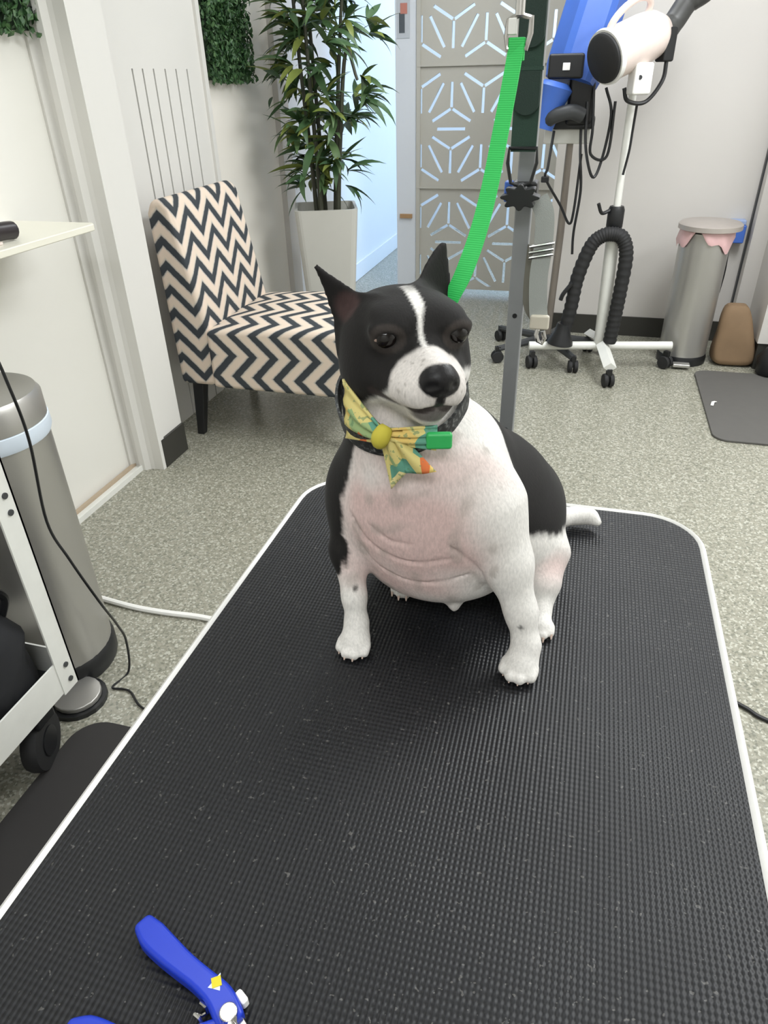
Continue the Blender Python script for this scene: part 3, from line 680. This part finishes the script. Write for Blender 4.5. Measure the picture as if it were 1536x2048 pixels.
# ------------------------------------------------------------------ blue stand dryer
sb = thing('stand_dryer', (-.12, 3.72, 0), 'blue and black dryer on a grey pole with dark star base', 'dryer')
bc = Vector((-.14, 3.66, .085))
for a in (-1.05, -2.45, 2.6, 1.3, .1):
    e = bc+Vector((math.cos(a)*.30, math.sin(a)*.30, -.015))
    MB().tube([bc, e], [.024, .016], 8).build('base_leg', DGREY, sb, smooth=True)
    caster(sb, (e.x, e.y, 0), .030, a+1.2)
MB().tube([bc, (-.128, 3.66, .60), (-.128, 3.66, 1.06)], [.018, .018, .015], 14).build('pole', POLE, sb, smooth=True)
MB().box((-.245, 3.62, .985), (-.045, 3.72, 1.045)).build('shelf_bracket', WMETAL, sb, bevel=.006)
MB().box((-.235, 3.58, 1.045), (-.03, 3.74, 1.09)).build('cradle', BLACKP, sb, bevel=.008)
tilt = Matrix.Rotation(.32, 3, 'Y')
bd = MB()
P0, P1 = Vector((-.150, 3.60, 1.22)), Vector((-.035, 3.74, 1.70)); axb = (P1-P0).normalized(); u_ = Vector((axb.z, 0, -axb.x)).normalized(); v_ = axb.cross(u_)
pp = []
for k in range(24):
    a = 2*PI*k/24; r = .115 + (.010 if k % 4 < 2 else 0); pp.append((r*math.cos(a), r*.85*math.sin(a)))
vs = [P0+u_*x*.9+v_*y*.9 for x, y in pp]+[P0+axb*.05+u_*x+v_*y for x, y in pp]+[P1+u_*x+v_*y for x, y in pp]
bd.add(vs, [(i*24+k, i*24+(k+1) % 24, (i+1)*24+(k+1) % 24, (i+1)*24+k) for i in range(2) for k in range(24)]+[tuple(range(24))[::-1], tuple(48+k for k in range(24))])
bd.build('dryer_shell', BLUEP, sb, smooth=True, angle=25)
MB().box((-.245, 3.50, 1.235), (-.10, 3.62, 1.325)).build('control_box', BLACKP, sb, bevel=.01)
MB().box((-.185, 3.494, 1.265), (-.155, 3.50, 1.292)).build('control_label', WPLAST, sb, bevel=.002)
MB().box((-.165, 3.56, 1.06), (-.05, 3.70, 1.29), rz=.15).build('motor_housing', BLACKP, sb, bevel=.02)
MB().lathe([(.052, 0), (.075, .02), (.062, .07), (.048, .15), (.044, .18)], (-.205, 3.545, 1.225), axis=(-.25, -.05, -1)).build('blower_cone', BLUEP, sb, smooth=True)
MB().tube(bez([(-.235, 3.53, 1.075), (-.20, 3.50, 1.10), (-.13, 3.50, 1.115), (-.085, 3.52, 1.10)]), [.03]*25, 12).build('air_duct', DGREY, sb, smooth=True)
for pts in ([(-.09, 3.6, 1.10), (-.075, 3.56, .95), (-.055, 3.56, .80), (-.065, 3.58, .62), (-.06, 3.58, .52)],
            [(-.07, 3.56, 1.15), (-.055, 3.53, .98), (-.01, 3.53, .86), (.02, 3.55, .93), (.035, 3.55, 1.1), (.0, 3.56, 1.2)],
            [(-.20, 3.58, 1.04), (-.21, 3.55, .90), (-.215, 3.55, .85), (-.14, 3.56, .74), (-.09, 3.56, .66), (-.075, 3.56, .72), (-.07, 3.56, .95)],
            [(-.05, 3.56, 1.2), (-.035, 3.54, 1.05), (-.03, 3.54, .95), (.04, 3.54, .945), (.045, 3.55, 1.15)]):
    MB().tube(bez(pts), .006, 6).build('power_cord', BLACKP, sb, smooth=True)
MB().box((-.235, 3.535, .835), (-.20, 3.56, .86)).build('cord_plug', BLACKP, sb, bevel=.004)

# ------------------------------------------------------------------ nail clipper on the table
nc = thing('nail_clipper', (-.20, .20, T), 'blue handled pet nail clipper on the near table edge', 'nail clipper')
zt = T+.001
def handle(pts, ws, z0, z1):
    n = len(pts); P = [Vector((*p, 0)) for p in pts]; L_, R2 = [], []
    for i, p in enumerate(P):
        t = (P[min(i+1, n-1)]-P[max(i-1, 0)]).normalized(); nn_ = Vector((-t.y, t.x, 0)); L_.append((p+nn_*ws[i])[:2]); R2.append((p-nn_*ws[i])[:2])
    return MB().prism(L_+R2[::-1], 2, z0, z1)
def wobble(n, base, amp): return [base*(.75+.25*min(1, i/(n*.15)))*(1+amp*math.sin(i/n*9)) for i in range(n)]
h1 = bez([(-.276, .231, 0), (-.258, .222, 0), (-.232, .212, 0), (-.207, .204, 0), (-.190, .197, 0), (-.174, .184, 0)], 5)
h1o = handle([p[:2] for p in h1], wobble(len(h1), .0095, .10), zt, zt+.015).build('handle', NAVYB, nc, bevel=.004, bseg=3)
h2 = bez([(-.288, .150, 0), (-.270, .1525, 0), (-.245, .153, 0), (-.22, .157, 0), (-.195, .167, 0), (-.174, .180, 0)], 5)
h2o = handle([p[:2] for p in h2], wobble(len(h2), .0105, .12), zt, zt+.013).build('handle', NAVYB, nc, bevel=.004, bseg=3)
MB().box((-.1995, .2010, zt+.0145), (-.1925, .2080, zt+.0158), rz=.6).build('sticker', YELL, h1o)
MB().prism([(-.2005, .1995), (-.196, .211), (-.191, .200)], 2, zt+.0142, zt+.0152).build('sticker_backing', BAGW, h1o)
MB().cyl((-.178, .188, zt), (-.178, .188, zt+.019), .0065).build('pivot_screw', CHROME, nc, bevel=.001)
MB().prism([(-.184, .194), (-.170, .192), (-.150, .178), (-.135, .160), (-.140, .156), (-.158, .166), (-.178, .180)], 2, zt+.003, zt+.008).build('blade', CHROME, nc, bevel=.001)
MB().prism([(-.186, .182), (-.176, .190), (-.158, .172), (-.143, .150), (-.150, .148), (-.168, .160)], 2, zt+.008, zt+.012).build('blade', CHROME, nc, bevel=.001)
MB().tube([(-.200+.004*math.cos(k*1.2), .186+.0015*k-.006, zt+.008+.004*math.sin(k*1.2)) for k in range(16)], .0013, 6).build('spring', CHROME, nc, smooth=True)
MB().box((-.181, .199, zt+.002), (-.170, .205, zt+.012), rz=-.5).build('safety_stop', WPLAST, nc, bevel=.002)

# ------------------------------------------------------------------ dog (one continuous surface from a smooth-union distance field)
V3 = lambda *a: np.array(a, float)
HD = V3(-.160, .650, .356)                       # head centre, heights measured from the table top
fd = V3(.53, -.848, 0.0); fd /= np.linalg.norm(fd); sd = V3(-fd[1], fd[0], 0.); ud = V3(0, 0, 1.)
roll = -.05; sd2 = sd*math.cos(roll)+ud*math.sin(roll); ud2 = ud*math.cos(roll)-sd*math.sin(roll); sd, ud = sd2, ud2
HB = np.stack([fd, sd, ud])
def H(f, s, u): return HD + f*fd + s*sd + u*ud
VOX = .0026
lo = V3(-.300, .520, -.004); hi = V3(.090, .960, .465)
N3 = np.ceil((hi-lo)/VOX).astype(int)
AX = [lo[i]+VOX*np.arange(N3[i]) for i in range(3)]
FD = np.full(tuple(N3), .5, np.float32)
def region(c0, c1, pad=.03):
    a = np.maximum(np.floor((np.minimum(c0, c1)-pad-lo)/VOX).astype(int), 0); b = np.minimum(np.ceil((np.maximum(c0, c1)+pad-lo)/VOX).astype(int)+1, N3)
    sl = tuple(slice(a[i], b[i]) for i in range(3)); g = np.meshgrid(*[AX[i][sl[i]] for i in range(3)], indexing='ij', sparse=True); return sl, g
def comb(sl, d, k, sub=False):
    f = FD[sl]; d = d.astype(np.float32)
    if sub:
        h = np.maximum(k-np.abs(f+d), 0)/k; FD[sl] = np.maximum(f, -d)+h*h*k*.25
    else:
        h = np.maximum(k-np.abs(f-d), 0)/k; FD[sl] = np.minimum(f, d)-h*h*k*.25
def ell(c, r, k=.015, B=None, sub=False):
    c = V3(*c); r = V3(*r); R = np.max(r); sl, g = region(c-R, c+R)
    q = [g[i]-c[i] for i in range(3)]
    if B is not None: q = [sum(B[i][j]*q[j] for j in range(3)) for i in range(3)]
    k0 = np.sqrt(sum((q[i]/r[i])**2 for i in range(3))); k1 = np.sqrt(sum((q[i]/r[i]**2)**2 for i in range(3)))+1e-9
    comb(sl, k0*(k0-1)/k1, k, sub)
def cone(a, b, r0, r1, k=.012, sub=False):
    a = V3(*a); b = V3(*b); R = max(r0, r1); sl, g = region(np.minimum(a, b)-R, np.maximum(a, b)+R)
    ba = b-a; q = [g[i]-a[i] for i in range(3)]; t = np.clip(sum(q[i]*ba[i] for i in range(3))/ba.dot(ba), 0, 1)
    comb(sl, np.sqrt(sum((q[i]-ba[i]*t)**2 for i in range(3)))-(r0+(r1-r0)*t), k, sub)
def chain(pts, rs, k=.012):
    for i in range(len(pts)-1): cone(pts[i], pts[i+1], rs[i], rs[i+1], k)
# trunk
ell((-.149, .668, .178), (.100, .080, .098), .02)
ell((-.140, .705, .124), (.105, .100, .088), .03)
ell((-.122, .672, .085), (.082, .055, .047), .03)
ell((-.104, .765, .102), (.096, .098, .096), .03)
chain([(-.158, .678, .250), (-.132, .720, .192), (-.092, .782, .112), (-.060, .828, .078)], [.058, .070, .082, .076], .03)
ell((-.148, .655, .235), (.074, .060, .055), .03)
# shoulders and front legs
ell((-.216, .665, .158), (.042, .046, .064), .025)
ell((-.082, .655, .168), (.048, .050, .068), .025)
chain([(-.214, .655, .150), (-.225, .632, .108), (-.213, .605, .060), (-.208, .594, .030), (-.207, .586, .018)], [.036, .0225, .0130, .0125, .0150], .012)
chain([(-.070, .652, .172), (-.042, .636, .118), (-.020, .618, .065), (-.010, .604, .030), (-.012, .596, .018)], [.046, .0275, .0165, .0140, .0160], .014)
def paw(c, d, s=1.):
    d = V3(*d, 0)/np.linalg.norm(d); n = V3(-d[1], d[0], 0); c = V3(*c)
    ell(c+V3(0, 0, .013*s)-d*.002, (.017*s, .018*s, .013*s), .008, np.stack([d, n, V3(0, 0, 1)]))
    for o, f in ((-.0145, .008), (-.005, .0155), (.005, .0155), (.0145, .008)):
        b = c+n*o*s
        cone(b+V3(0, 0, .0125*s), b+d*f*s+V3(0, 0, .0085*s), .0066*s, .0068*s, .0016)
    return c, d, n
PAWS = [paw((-.207, .579, 0), (-.05, -1)), paw((-.014, .588, 0), (-.22, -1), 1.06)]
# hind legs
ell((-.020, .770, .082), (.038, .072, .060), .02)
chain([(-.010, .742, .060), (-.006, .715, .040), (-.004, .735, .020), (.000, .685, .016)], [.040, .026, .018, .0155], .012)
ell((-.190, .775, .075), (.045, .072, .062), .02)
chain([(-.195, .745, .060), (-.192, .715, .040), (-.188, .750, .020), (-.178, .710, .013)], [.038, .026, .018, .0135], .012)
PAWS += [paw((.002, .664, 0), (.05, -1), .88), paw((-.176, .700, 0), (.12, -1), .85)]
# belly details, tail
ell((-.100, .645, .040), (.007, .009, .010), .012)
chain([(-.02, .86, .035), (.012, .897, .024), (.035, .913, .020), (.055, .915, .020), (.066, .908, .016)], [.02, .014, .0115, .0095, .006], .012)
# neck
chain([H(-.030, 0, -.020), H(-.028, 0, -.06), (-.152, .672, .250)], [.048, .050, .060], .02)
ell(H(.002, .0, -.082), (.05, .054, .038), .025, HB)
# skull, cheeks, muzzle
ell(H(-.014, 0, .008), (.058, .062, .043), .015, HB)
ell(H(.010, 0, .018), (.042, .052, .034), .015, HB)
for s_ in (-1, 1):
    ell(H(.000, s_*.034, -.022), (.047, .032, .038), .016, HB)
    ell(H(.032, s_*.026, .034), (.015, .018, .010), .016, HB)
cone(H(.020, 0, -.014), H(.076, 0, -.016), .037, .0245, .016)
cone(H(.055, 0, .000), H(.088, 0, .000), .016, .0135, .010)
for s_ in (-1, 1):
    cone(H(.045, s_*.021, -.021), H(.080, s_*.0135, -.019), .0235, .0180, .010)
cone(H(-.01, 0, -.042), H(.070, 0, -.039), .034, .0180, .010)
# lip line
for s_ in (-1, 1):
    cone(H(.100, 0, -.030), H(.080, s_*.029, -.037), .0024, .0027, .004, True)
    cone(H(.080, s_*.029, -.037), H(.044, s_*.047, -.030), .0027, .0022, .004, True)
# eyes
for s_ in (-1, 1):
    ell(H(.054, s_*.0335, .0205), (.010, .0125, .0090), .012, HB, True)
    ell(H(.040, s_*.0335, .0205), (.0130, .0135, .0125), .012, HB)
    ell(H(.0545, s_*.0350, .0200), (.0095, .0112, .0060), .003, HB, True)
    cone(H(.047, s_*.022, .0285), H(.042, s_*.047, .0270), .0040, .0034, .007)
# nose
ell(H(.0965, 0, -.0045), (.0120, .0175, .0135), .005, HB)
for s_ in (-1, 1):
    cone(H(.110, s_*.0075, -.0050), H(.102, s_*.0125, -.0075), .0040, .0026, .002, True)
cone(H(.108, 0, -.012), H(.100, 0, -.029), .0012, .0012, .003, True)
# ears: thin curved blades
def ear(base, tip, face, w0, th, curl, pw=1.15):
    base = V3(*base); tip = V3(*tip); a = tip-base; L = np.linalg.norm(a); a /= L; n = V3(*face); n = n-a*a.dot(n); n /= np.linalg.norm(n); b = np.cross(a, n)
    sl, g = region(np.minimum(base, tip)-w0, np.maximum(base, tip)+w0, .012)
    q = [g[i]-base[i] for i in range(3)]; h = sum(q[i]*a[i] for i in range(3))/L; y = sum(q[i]*b[i] for i in range(3)); z = sum(q[i]*n[i] for i in range(3))
    hh = np.clip(h, 0, 1); ww = w0*((1-hh)**pw)*(1+.35*hh*(1-hh)*2)+.0024
    z = z+curl*(1-.5*hh)*(1-(y/w0)**2)
    tt = th*(1-.45*hh)
    kk = np.sqrt((y/ww)**2+(z/tt)**2); d = (kk-1)*tt; d = np.maximum(d, (h-1)*L*.6); d = np.maximum(d, (-h-.12)*L)
    comb(sl, d, .010)
eL_b, eL_t = H(-.018, -.044, .018), H(-.030, -.084, .069)
eR_b, eR_t = H(-.026, .036, .032), H(-.050, .056, .084)
ear(eL_b, eL_t, fd*.75-sd*.55+ud*.2, .0205, .0055, .007)
ear(eR_b, eR_t, fd*.9+sd*.35, .025, .0060, .008, .72)
# soft skin creases across the chest
def front_y(x_, z_):
    i = int(round((x_-lo[0])/VOX)); k = int(round((z_-lo[2])/VOX)); c_ = np.where(FD[i, :, k] < 0)[0]; return AX[1][c_[0]] if len(c_) else .6
for arc, r_ in (([(-.212, .178), (-.196, .152), (-.170, .136), (-.135, .130), (-.100, .138)], .0032), ([(-.205, .140), (-.185, .112), (-.150, .098), (-.110, .100), (-.080, .112)], .0026), ([(-.100, .155), (-.080, .135), (-.066, .112), (-.060, .090)], .0040), ([(-.185, .170), (-.165, .158), (-.140, .156)], .0022)):
    P_ = bez([(a_, 0, b_) for a_, b_ in arc], 4); P_ = [V3(p.x, front_y(p.x, p.z), p.z) for p in P_]
    for a_, b_ in zip(P_, P_[1:]): cone(a_, b_, r_*.2, r_*.2, .004, True)
# flat underside on the table
g = np.meshgrid(*AX, indexing='ij', sparse=True)
FD = np.maximum(FD, (.0008-g[2]).astype(np.float32))

def surface_nets(F):
    s = F < 0
    c = [s[i:i+F.shape[0]-1, j:j+F.shape[1]-1, k:k+F.shape[2]-1] for i in (0, 1) for j in (0, 1) for k in (0, 1)]
    anyc = np.logical_or.reduce(c); allc = np.logical_and.reduce(c); act = anyc & ~allc
    ijk = np.argwhere(act); idx = -np.ones(act.shape, np.int64); idx[act] = np.arange(len(ijk))
    pos = np.zeros((len(ijk), 3)); cn = np.zeros(len(ijk))
    co = [(i, j, k) for i in (0, 1) for j in (0, 1) for k in (0, 1)]
    val = {p: F[ijk[:, 0]+p[0], ijk[:, 1]+p[1], ijk[:, 2]+p[2]] for p in co}
    for p in co:
        for axn in range(3):
            if p[axn] == 0:
                q = list(p); q[axn] = 1; q = tuple(q); a, b = val[p], val[q]; cr = (a < 0) != (b < 0)
                t = np.where(cr, a/np.where(cr, a-b, 1), 0); e = np.array(p, float)[None, :].repeat(len(ijk), 0); e[:, axn] += t
                pos[cr] += e[cr]; cn += cr
    pos = pos/cn[:, None]+ijk
    faces = []
    for axn in range(3):
        a = [slice(None)]*3; b = [slice(None)]*3; a[axn] = slice(0, -1); b[axn] = slice(1, None)
        sa, sb_ = s[tuple(a)], s[tuple(b)]; e = np.argwhere(sa != sb_); o1, o2 = (axn+1) % 3, (axn+2) % 3
        ok = (e[:, o1] > 0) & (e[:, o2] > 0) & (e[:, o1] < F.shape[o1]-1) & (e[:, o2] < F.shape[o2]-1); e = e[ok]
        def cell(d1, d2): q = e.copy(); q[:, o1] -= d1; q[:, o2] -= d2; return idx[q[:, 0], q[:, 1], q[:, 2]]
        Q = np.stack([cell(1, 1), cell(0, 1), cell(0, 0), cell(1, 0)], 1); fl = ~sa[e[:, 0], e[:, 1], e[:, 2]]; Q[fl] = Q[fl][:, ::-1]; faces.append(Q)
    return pos, np.concatenate(faces)
vp, qf = surface_nets(FD)
vp = vp*VOX+lo
# light smoothing of the net
ed = np.concatenate([qf[:, [0, 1]], qf[:, [1, 2]], qf[:, [2, 3]], qf[:, [3, 0]]])
for it in range(2):
    acc = np.zeros_like(vp); cn = np.zeros(len(vp)); np.add.at(acc, ed[:, 0], vp[ed[:, 1]]); np.add.at(cn, ed[:, 0], 1); vp = vp*.5+.5*acc/np.maximum(cn, 1)[:, None]

# coat colours
def sstep(a, b, x): t = np.clip((x-a)/(b-a), 0, 1); return t*t*(3-2*t)
def wob(P, f, seed):
    r = np.random.default_rng(seed); o = np.zeros(len(P))
    for _ in range(7): o += np.sin(P@(r.normal(size=3)*f)+r.uniform(0, 6))
    return o/7
hq = (vp-HD)@HB.T; hf, hs_, hu = hq.T; x, y, z = vp.T
wn = wob(vp, 160, 1)*.006+wob(vp, 500, 2)*.003
whitec = np.array(lin((220, 217, 212))); blackc = np.array(lin((21, 19, 18))); pinkc = np.array(lin((206, 172, 167))); greyc = np.array(lin((176, 166, 158))); nosec = np.array(lin((24, 23, 24)))
col = np.tile(whitec, (len(vp), 1))
def paint(c, mk): 
    global col
    col = col*(1-mk[:, None])+np.array(c)[None, :]*mk[:, None]
# bare pink chest and belly
dp = np.sqrt(((x+.148)/.105)**2+((z-.165)/.125)**2); paint(pinkc, .80*(1-sstep(.35, 1.15, dp+wob(vp, 60, 3)*.3))*(y < .70))
paint(greyc*.85, .50*sstep(.10, .5, wob(vp, 110, 4))*(dp < 1)*(y < .68))
# pink inner thigh
paint(pinkc, .7*(1-sstep(.6, 1.2, np.sqrt(((x-.0)/.03)**2+((y-.735)/.045)**2+((z-.055)/.035)**2))))
body = 1-sstep(.0, .012, hu+.085+.4*np.clip(-hf-.02, 0, 1)+0*x)           # 1 below the head
# black saddle
bk = sstep(-.004, .004, (y-.678-.12*(x+.03)-1.0*np.clip(z-.19, 0, 1)*sstep(-.20, -.10, x))+wn)*sstep(-.006, .006, z-(.088-.35*(y-.77))+wn)
leftb = sstep(-.004, .004, -(x+.226)+.10*(z-.15)+wn)*sstep(.085, .095, z+wn)
elb = 1-sstep(.028, .033, np.sqrt((x+.240)**2+((y-.632)*.9)**2+((z-.114)*.8)**2)+wn)
bk = np.maximum(np.maximum(bk, leftb), elb)
neckl = sstep(-.004, .004, -(x+.205)+.25*(z-.26)+wn)*sstep(.205, .215, z+wn)*(hu < -.03)
bk = np.maximum(bk, neckl)
headz = sstep(-.005, .005, hu+.046-.45*np.clip(hf-.005, 0, .1)-.25*np.clip(hs_, 0, 1)+.55*np.clip(-hs_-.030, 0, 1)+.35*np.clip(-hf-.015, 0, 1)*(hs_ < .0)+wn*.6)
bkr = np.where(z > .27, np.maximum(headz, neckl*(hs_ < -.046)), bk)
bkr = np.where((z > .27) & (y > .70), np.maximum(bkr, 1.*((hs_ < .0) | (hu > -.05))), bkr)
# white muzzle, blaze
muz = sstep(-.004, .004, hf-(.052+.35*np.clip(hu+.006, 0, 1)*1.75+.0*hs_)-np.where(np.abs(hs_) > .026, (np.abs(hs_)-.026)*1.2, 0)+wn*.4)*sstep(.0, .006, .024-hu+wn*.2)
blw = .0008+.0038*sstep(.036, .050, hu)+.002*sstep(.02, .0, hu)
blaze = (1-sstep(blw, blw+.003, np.abs(hs_+.0035-.06*np.clip(hu-.03, -1, 1)+wob(vp, 120, 5)*.001)))*(hf > -.004)*sstep(-.01, 0, hu)*(1-sstep(.052, .056, hu+.0*hf))
bkr = bkr*(1-np.maximum(muz, blaze*.97))
paint(blackc, np.clip(bkr, 0, 1))
# speckles on the muzzle and legs
paint(lin((196, 186, 180)), .45*muz*(hu > -.034)); spk = sstep(.62, .8, wob(vp, 700, 8)+wob(vp, 420, 9)); paint(greyc*.6, .55*spk*muz*(hu > -.02))
for (c_, r_) in (((-.209, .585, .078), .0028), ((-.018, .60, .060), .0026)):
    paint(blackc, .8*(1-sstep(r_*.7, r_*1.5, np.sqrt((x-c_[0])**2+(z-c_[2])**2))*1.)*(y < .64))
# dark lips, lower lip patch at the chin, mouth corner
lip = np.zeros(len(vp))
for s_ in (-1, 1):
    for (a_, b_) in ((H(.100, 0, -.031), H(.080, s_*.029, -.038)), (H(.080, s_*.029, -.038), H(.044, s_*.047, -.030))):
        ba = b_-a_; t = np.clip(((vp-a_)@ba)/ba.dot(ba), 0, 1); dd = np.linalg.norm(vp-(a_+t[:, None]*ba), axis=1); lip = np.maximum(lip, 1-sstep(.0035, .006, dd))
paint(lin((46, 38, 37)), .92*lip)
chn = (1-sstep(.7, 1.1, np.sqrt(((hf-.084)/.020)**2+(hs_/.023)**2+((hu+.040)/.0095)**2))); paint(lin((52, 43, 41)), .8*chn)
# nose leather
nq = np.sqrt(((hf-.0965)/.0130)**2+(hs_/.0186)**2+((hu+.0045)/.0146)**2); nmask = 1-sstep(1.02, 1.12, nq); nmask = np.maximum(nmask, (1-sstep(.0035, .006, np.abs(hs_)))*(hf > .09)*(hu < -.012)*(hu > -.029))
paint(nosec, nmask)
# faint rims round the eyes, inner ears
for s_ in (-1, 1):
    e_ = np.linalg.norm((vp-H(.047, s_*.0345, .0203))/V3(1, 1, .8), axis=1); paint(lin((58, 52, 48)), .7*(1-sstep(.002, .005, np.abs(e_-.0140)))*(hf > .035))
paint(lin((84, 62, 60)), .5*(1-sstep(.010, .018, np.linalg.norm(vp-(.7*eL_b+.3*eL_t+.006*fd), axis=1))))
# toes: claws tinted by the claw parts below

dog = thing('dog', (-.11, .68, T), 'black and white short-haired dog sitting on the grooming table', 'dog')
me = bpy.data.meshes.new('dog_body'); me.from_pydata((vp+V3(0, 0, T)-np.array(dog.location)).tolist(), [], qf.tolist()); me.update()
ca = me.color_attributes.new('coat', 'FLOAT_COLOR', 'POINT'); ca.data.foreach_set('color', np.concatenate([col, np.ones((len(col), 1))], 1).astype(np.float32).ravel())
ga = me.attributes.new('wet', 'FLOAT', 'POINT'); ga.data.foreach_set('value', np.clip(nmask, 0, 1).astype(np.float32))
me.polygons.foreach_set('use_smooth', [True]*len(me.polygons))
g = G('short fur coat'); at = g.n('ShaderNodeAttribute'); at.attribute_name = 'coat'; aw = g.n('ShaderNodeAttribute'); aw.attribute_name = 'wet'
ob = g.obj(); nz = g.noise(g.mapping(ob, (1, 1, .35)), 420, 3, .6)
c = g.mix(1.0, at.outputs['Color'], g.ramp(nz, [(.25, (.82, .82, .82)), (.75, (1.12, 1.12, 1.12))]), 'MULTIPLY')
g.bump(nz, .25, .0012)
g.done(c, g.math('MULTIPLY_ADD', aw.outputs['Fac'], -.30, .74), 0, .28); g.set(g.b.inputs['Sheen Weight'], .04); g.set(g.b.inputs['Sheen Roughness'], .4)
me.materials.append(g.m)
db = bpy.data.objects.new('dog_body', me); COL.objects.link(db); db.parent = dog; ORG[db.name] = Vector(dog.location)
EYE = plain('dark brown eye', (15, 10, 8), .12, spec=.4); SCL = plain('pale sclera', (150, 128, 116), .3); CLAW = plain('ivory claw', (206, 184, 170), .4)
TV = V3(0, 0, T)
for s_ in (-1, 1):
    c_ = Vector(H(.0410, s_*.0345, .0200)+TV)
    MB().lathe([(.0118*math.sin(a)+1e-5, -.0118*math.cos(a)) for a in np.linspace(0.02, PI-.02, 14)], c_, axis=tuple(fd), seg=20).build('eye', EYE, dog, smooth=True)
    c_ = Vector(H(.0440, s_*.0345-.0086, .0195)+TV)
    MB().lathe([(.0036*math.sin(a)+1e-5, -.0036*math.cos(a)) for a in np.linspace(0.02, PI-.02, 10)], c_, axis=tuple(fd), seg=14).build('eye_white', SCL, dog, smooth=True)
for c_, d_, n_2 in PAWS:
    for o_, f_ in ((-.0145, .008), (-.005, .0155), (.005, .0155), (.0145, .008)):
        b_ = c_+n_2*o_+d_*(f_+.0030)+TV
        MB().tube([tuple(b_+V3(0, 0, .0085)), tuple(b_+d_*.002+V3(0, 0, .0062)), tuple(b_+d_*.0035+V3(0, 0, .0035))], [.0019, .0014, .0007], 8).build('claw', CLAW, dog, smooth=True)

# ------------------------------------------------------------------ collar with bow tie
co = thing('dog_collar', tuple(V3(-.155, .60, .27)+TV), 'black patterned dog collar with yellow floral bow tie and green buckle', 'collar')
cc = V3(-.155, .660, .296); cn_ = V3(-.06, -.36, 1.0); cn_ /= np.linalg.norm(cn_); cu_ = np.cross(V3(0, 1, 0), cn_); cu_ /= np.linalg.norm(cu_); cv_ = np.cross(cn_, cu_)
def cring(a, ex=0.):
    # push the band out to the fur: march outward from the ring centre
    d_ = cu_*math.cos(a)+cv_*math.sin(a); r = .03
    while r < .12:
        p = cc+d_*r; i_ = np.round((p-lo)/VOX).astype(int)
        if np.any(i_ < 0) or np.any(i_ >= N3) or FD[tuple(i_)] > .0005: break
        r += .001
    return r
rr = np.array([cring(a) for a in np.linspace(0, 2*PI, 65)[:-1]])
for _ in range(3): rr = np.maximum(rr, (np.roll(rr, 1)+np.roll(rr, -1))/2); rr = (rr+np.roll(rr, 1)+np.roll(rr, -1))/3+.0004
vs = []; fs = []; NR = len(rr)
for i, a in enumerate(np.linspace(0, 2*PI, 65)[:-1]):
    d_ = cu_*math.cos(a)+cv_*math.sin(a)
    for (dr, dz) in ((.0005, -.0105), (.0035, -.0105), (.0035, .0105), (.0005, .0105)): vs.append(tuple(cc+d_*(rr[i]+dr)+cn_*dz+TV))
for i in range(NR):
    for k in range(4): fs.append((i*4+k, i*4+(k+1) % 4, ((i+1) % NR)*4+(k+1) % 4, ((i+1) % NR)*4+k))
MB().add(vs, fs).build('collar_band', COLLARM, co, smooth=True, angle=50)
def patch(c00, c10, c01, c11, fold=.004, nf=3, th=.0025, bulge=.008, name='bow_lobe', seed=0):
    """cloth patch between four corners with folds, facing roughly -Y"""
    c00, c10, c01, c11 = [V3(*q) for q in (c00, c10, c01, c11)]; n = 12; vs = []; fs = []
    nrm = np.cross(c10-c00, c01-c00); nrm /= np.linalg.norm(nrm)
    if nrm[1] > 0: nrm = -nrm
    for i in range(n+1):
        for j in range(n+1):
            u, v = i/n, j/n; p = (c00*(1-u)+c10*u)*(1-v)+(c01*(1-u)+c11*u)*v
            p = p+nrm*(bulge*math.sin(PI*v)*math.sin(PI*min(1, .15+u*.85))+fold*math.sin(nf*2*PI*v+seed)*(1-.6*u))
            vs.append(tuple(p+TV))
    for i in range(n):
        for j in range(n): a = i*(n+1)+j; fs.append((a, a+1, a+n+2, a+n+1))
    o = MB().add(vs, fs).build(name, BOW, co, smooth=True, angle=180)
    so = o.modifiers.new('thick', 'SOLIDIFY'); so.thickness = th; so.offset = 0
    return o
kx, ky, kz = -.164, .578, .290
patch((kx, ky, kz+.007), (kx-.048, ky+.030, kz+.040), (kx, ky, kz-.010), (kx-.047, ky+.026, kz-.022), name='bow_lobe', seed=1)
patch((kx+.004, ky, kz+.006), (kx+.050, ky+.008, kz+.010), (kx+.004, ky, kz-.008), (kx+.050, ky+.004, kz-.014), name='bow_lobe', seed=2, bulge=.006)
patch((kx-.005, ky, kz), (kx+.006, ky+.0, kz-.060), (kx+.008, ky-.002, kz), (kx+.024, ky-.002, kz-.036), name='bow_tail', seed=3, nf=1, bulge=.003)
patch((kx+.004, ky-.001, kz-.002), (kx+.022, ky-.005, kz-.038), (kx+.016, ky, kz-.002), (kx+.052, ky-.003, kz-.034), name='bow_tail', seed=4, nf=1, bulge=.003)
kp = bez([tuple(V3(kx-.004, ky-.004, kz-.010)+TV), tuple(V3(kx-.001, ky-.009, kz)+TV), tuple(V3(kx+.004, ky-.004, kz+.010)+TV)], 5)
MB().tube(kp, [.005, .007, .008, .0085, .009, .009, .009, .0085, .008, .007, .005], 12).build('bow_knot', plain('yellow cotton', (190, 178, 62), .8), co, smooth=True, angle=180)
MB().box(tuple(V3(-.124, .578, .278)+TV), tuple(V3(-.099, .586, .295)+TV), rz=.25).build('green_buckle', GREENP, co, bevel=.003)
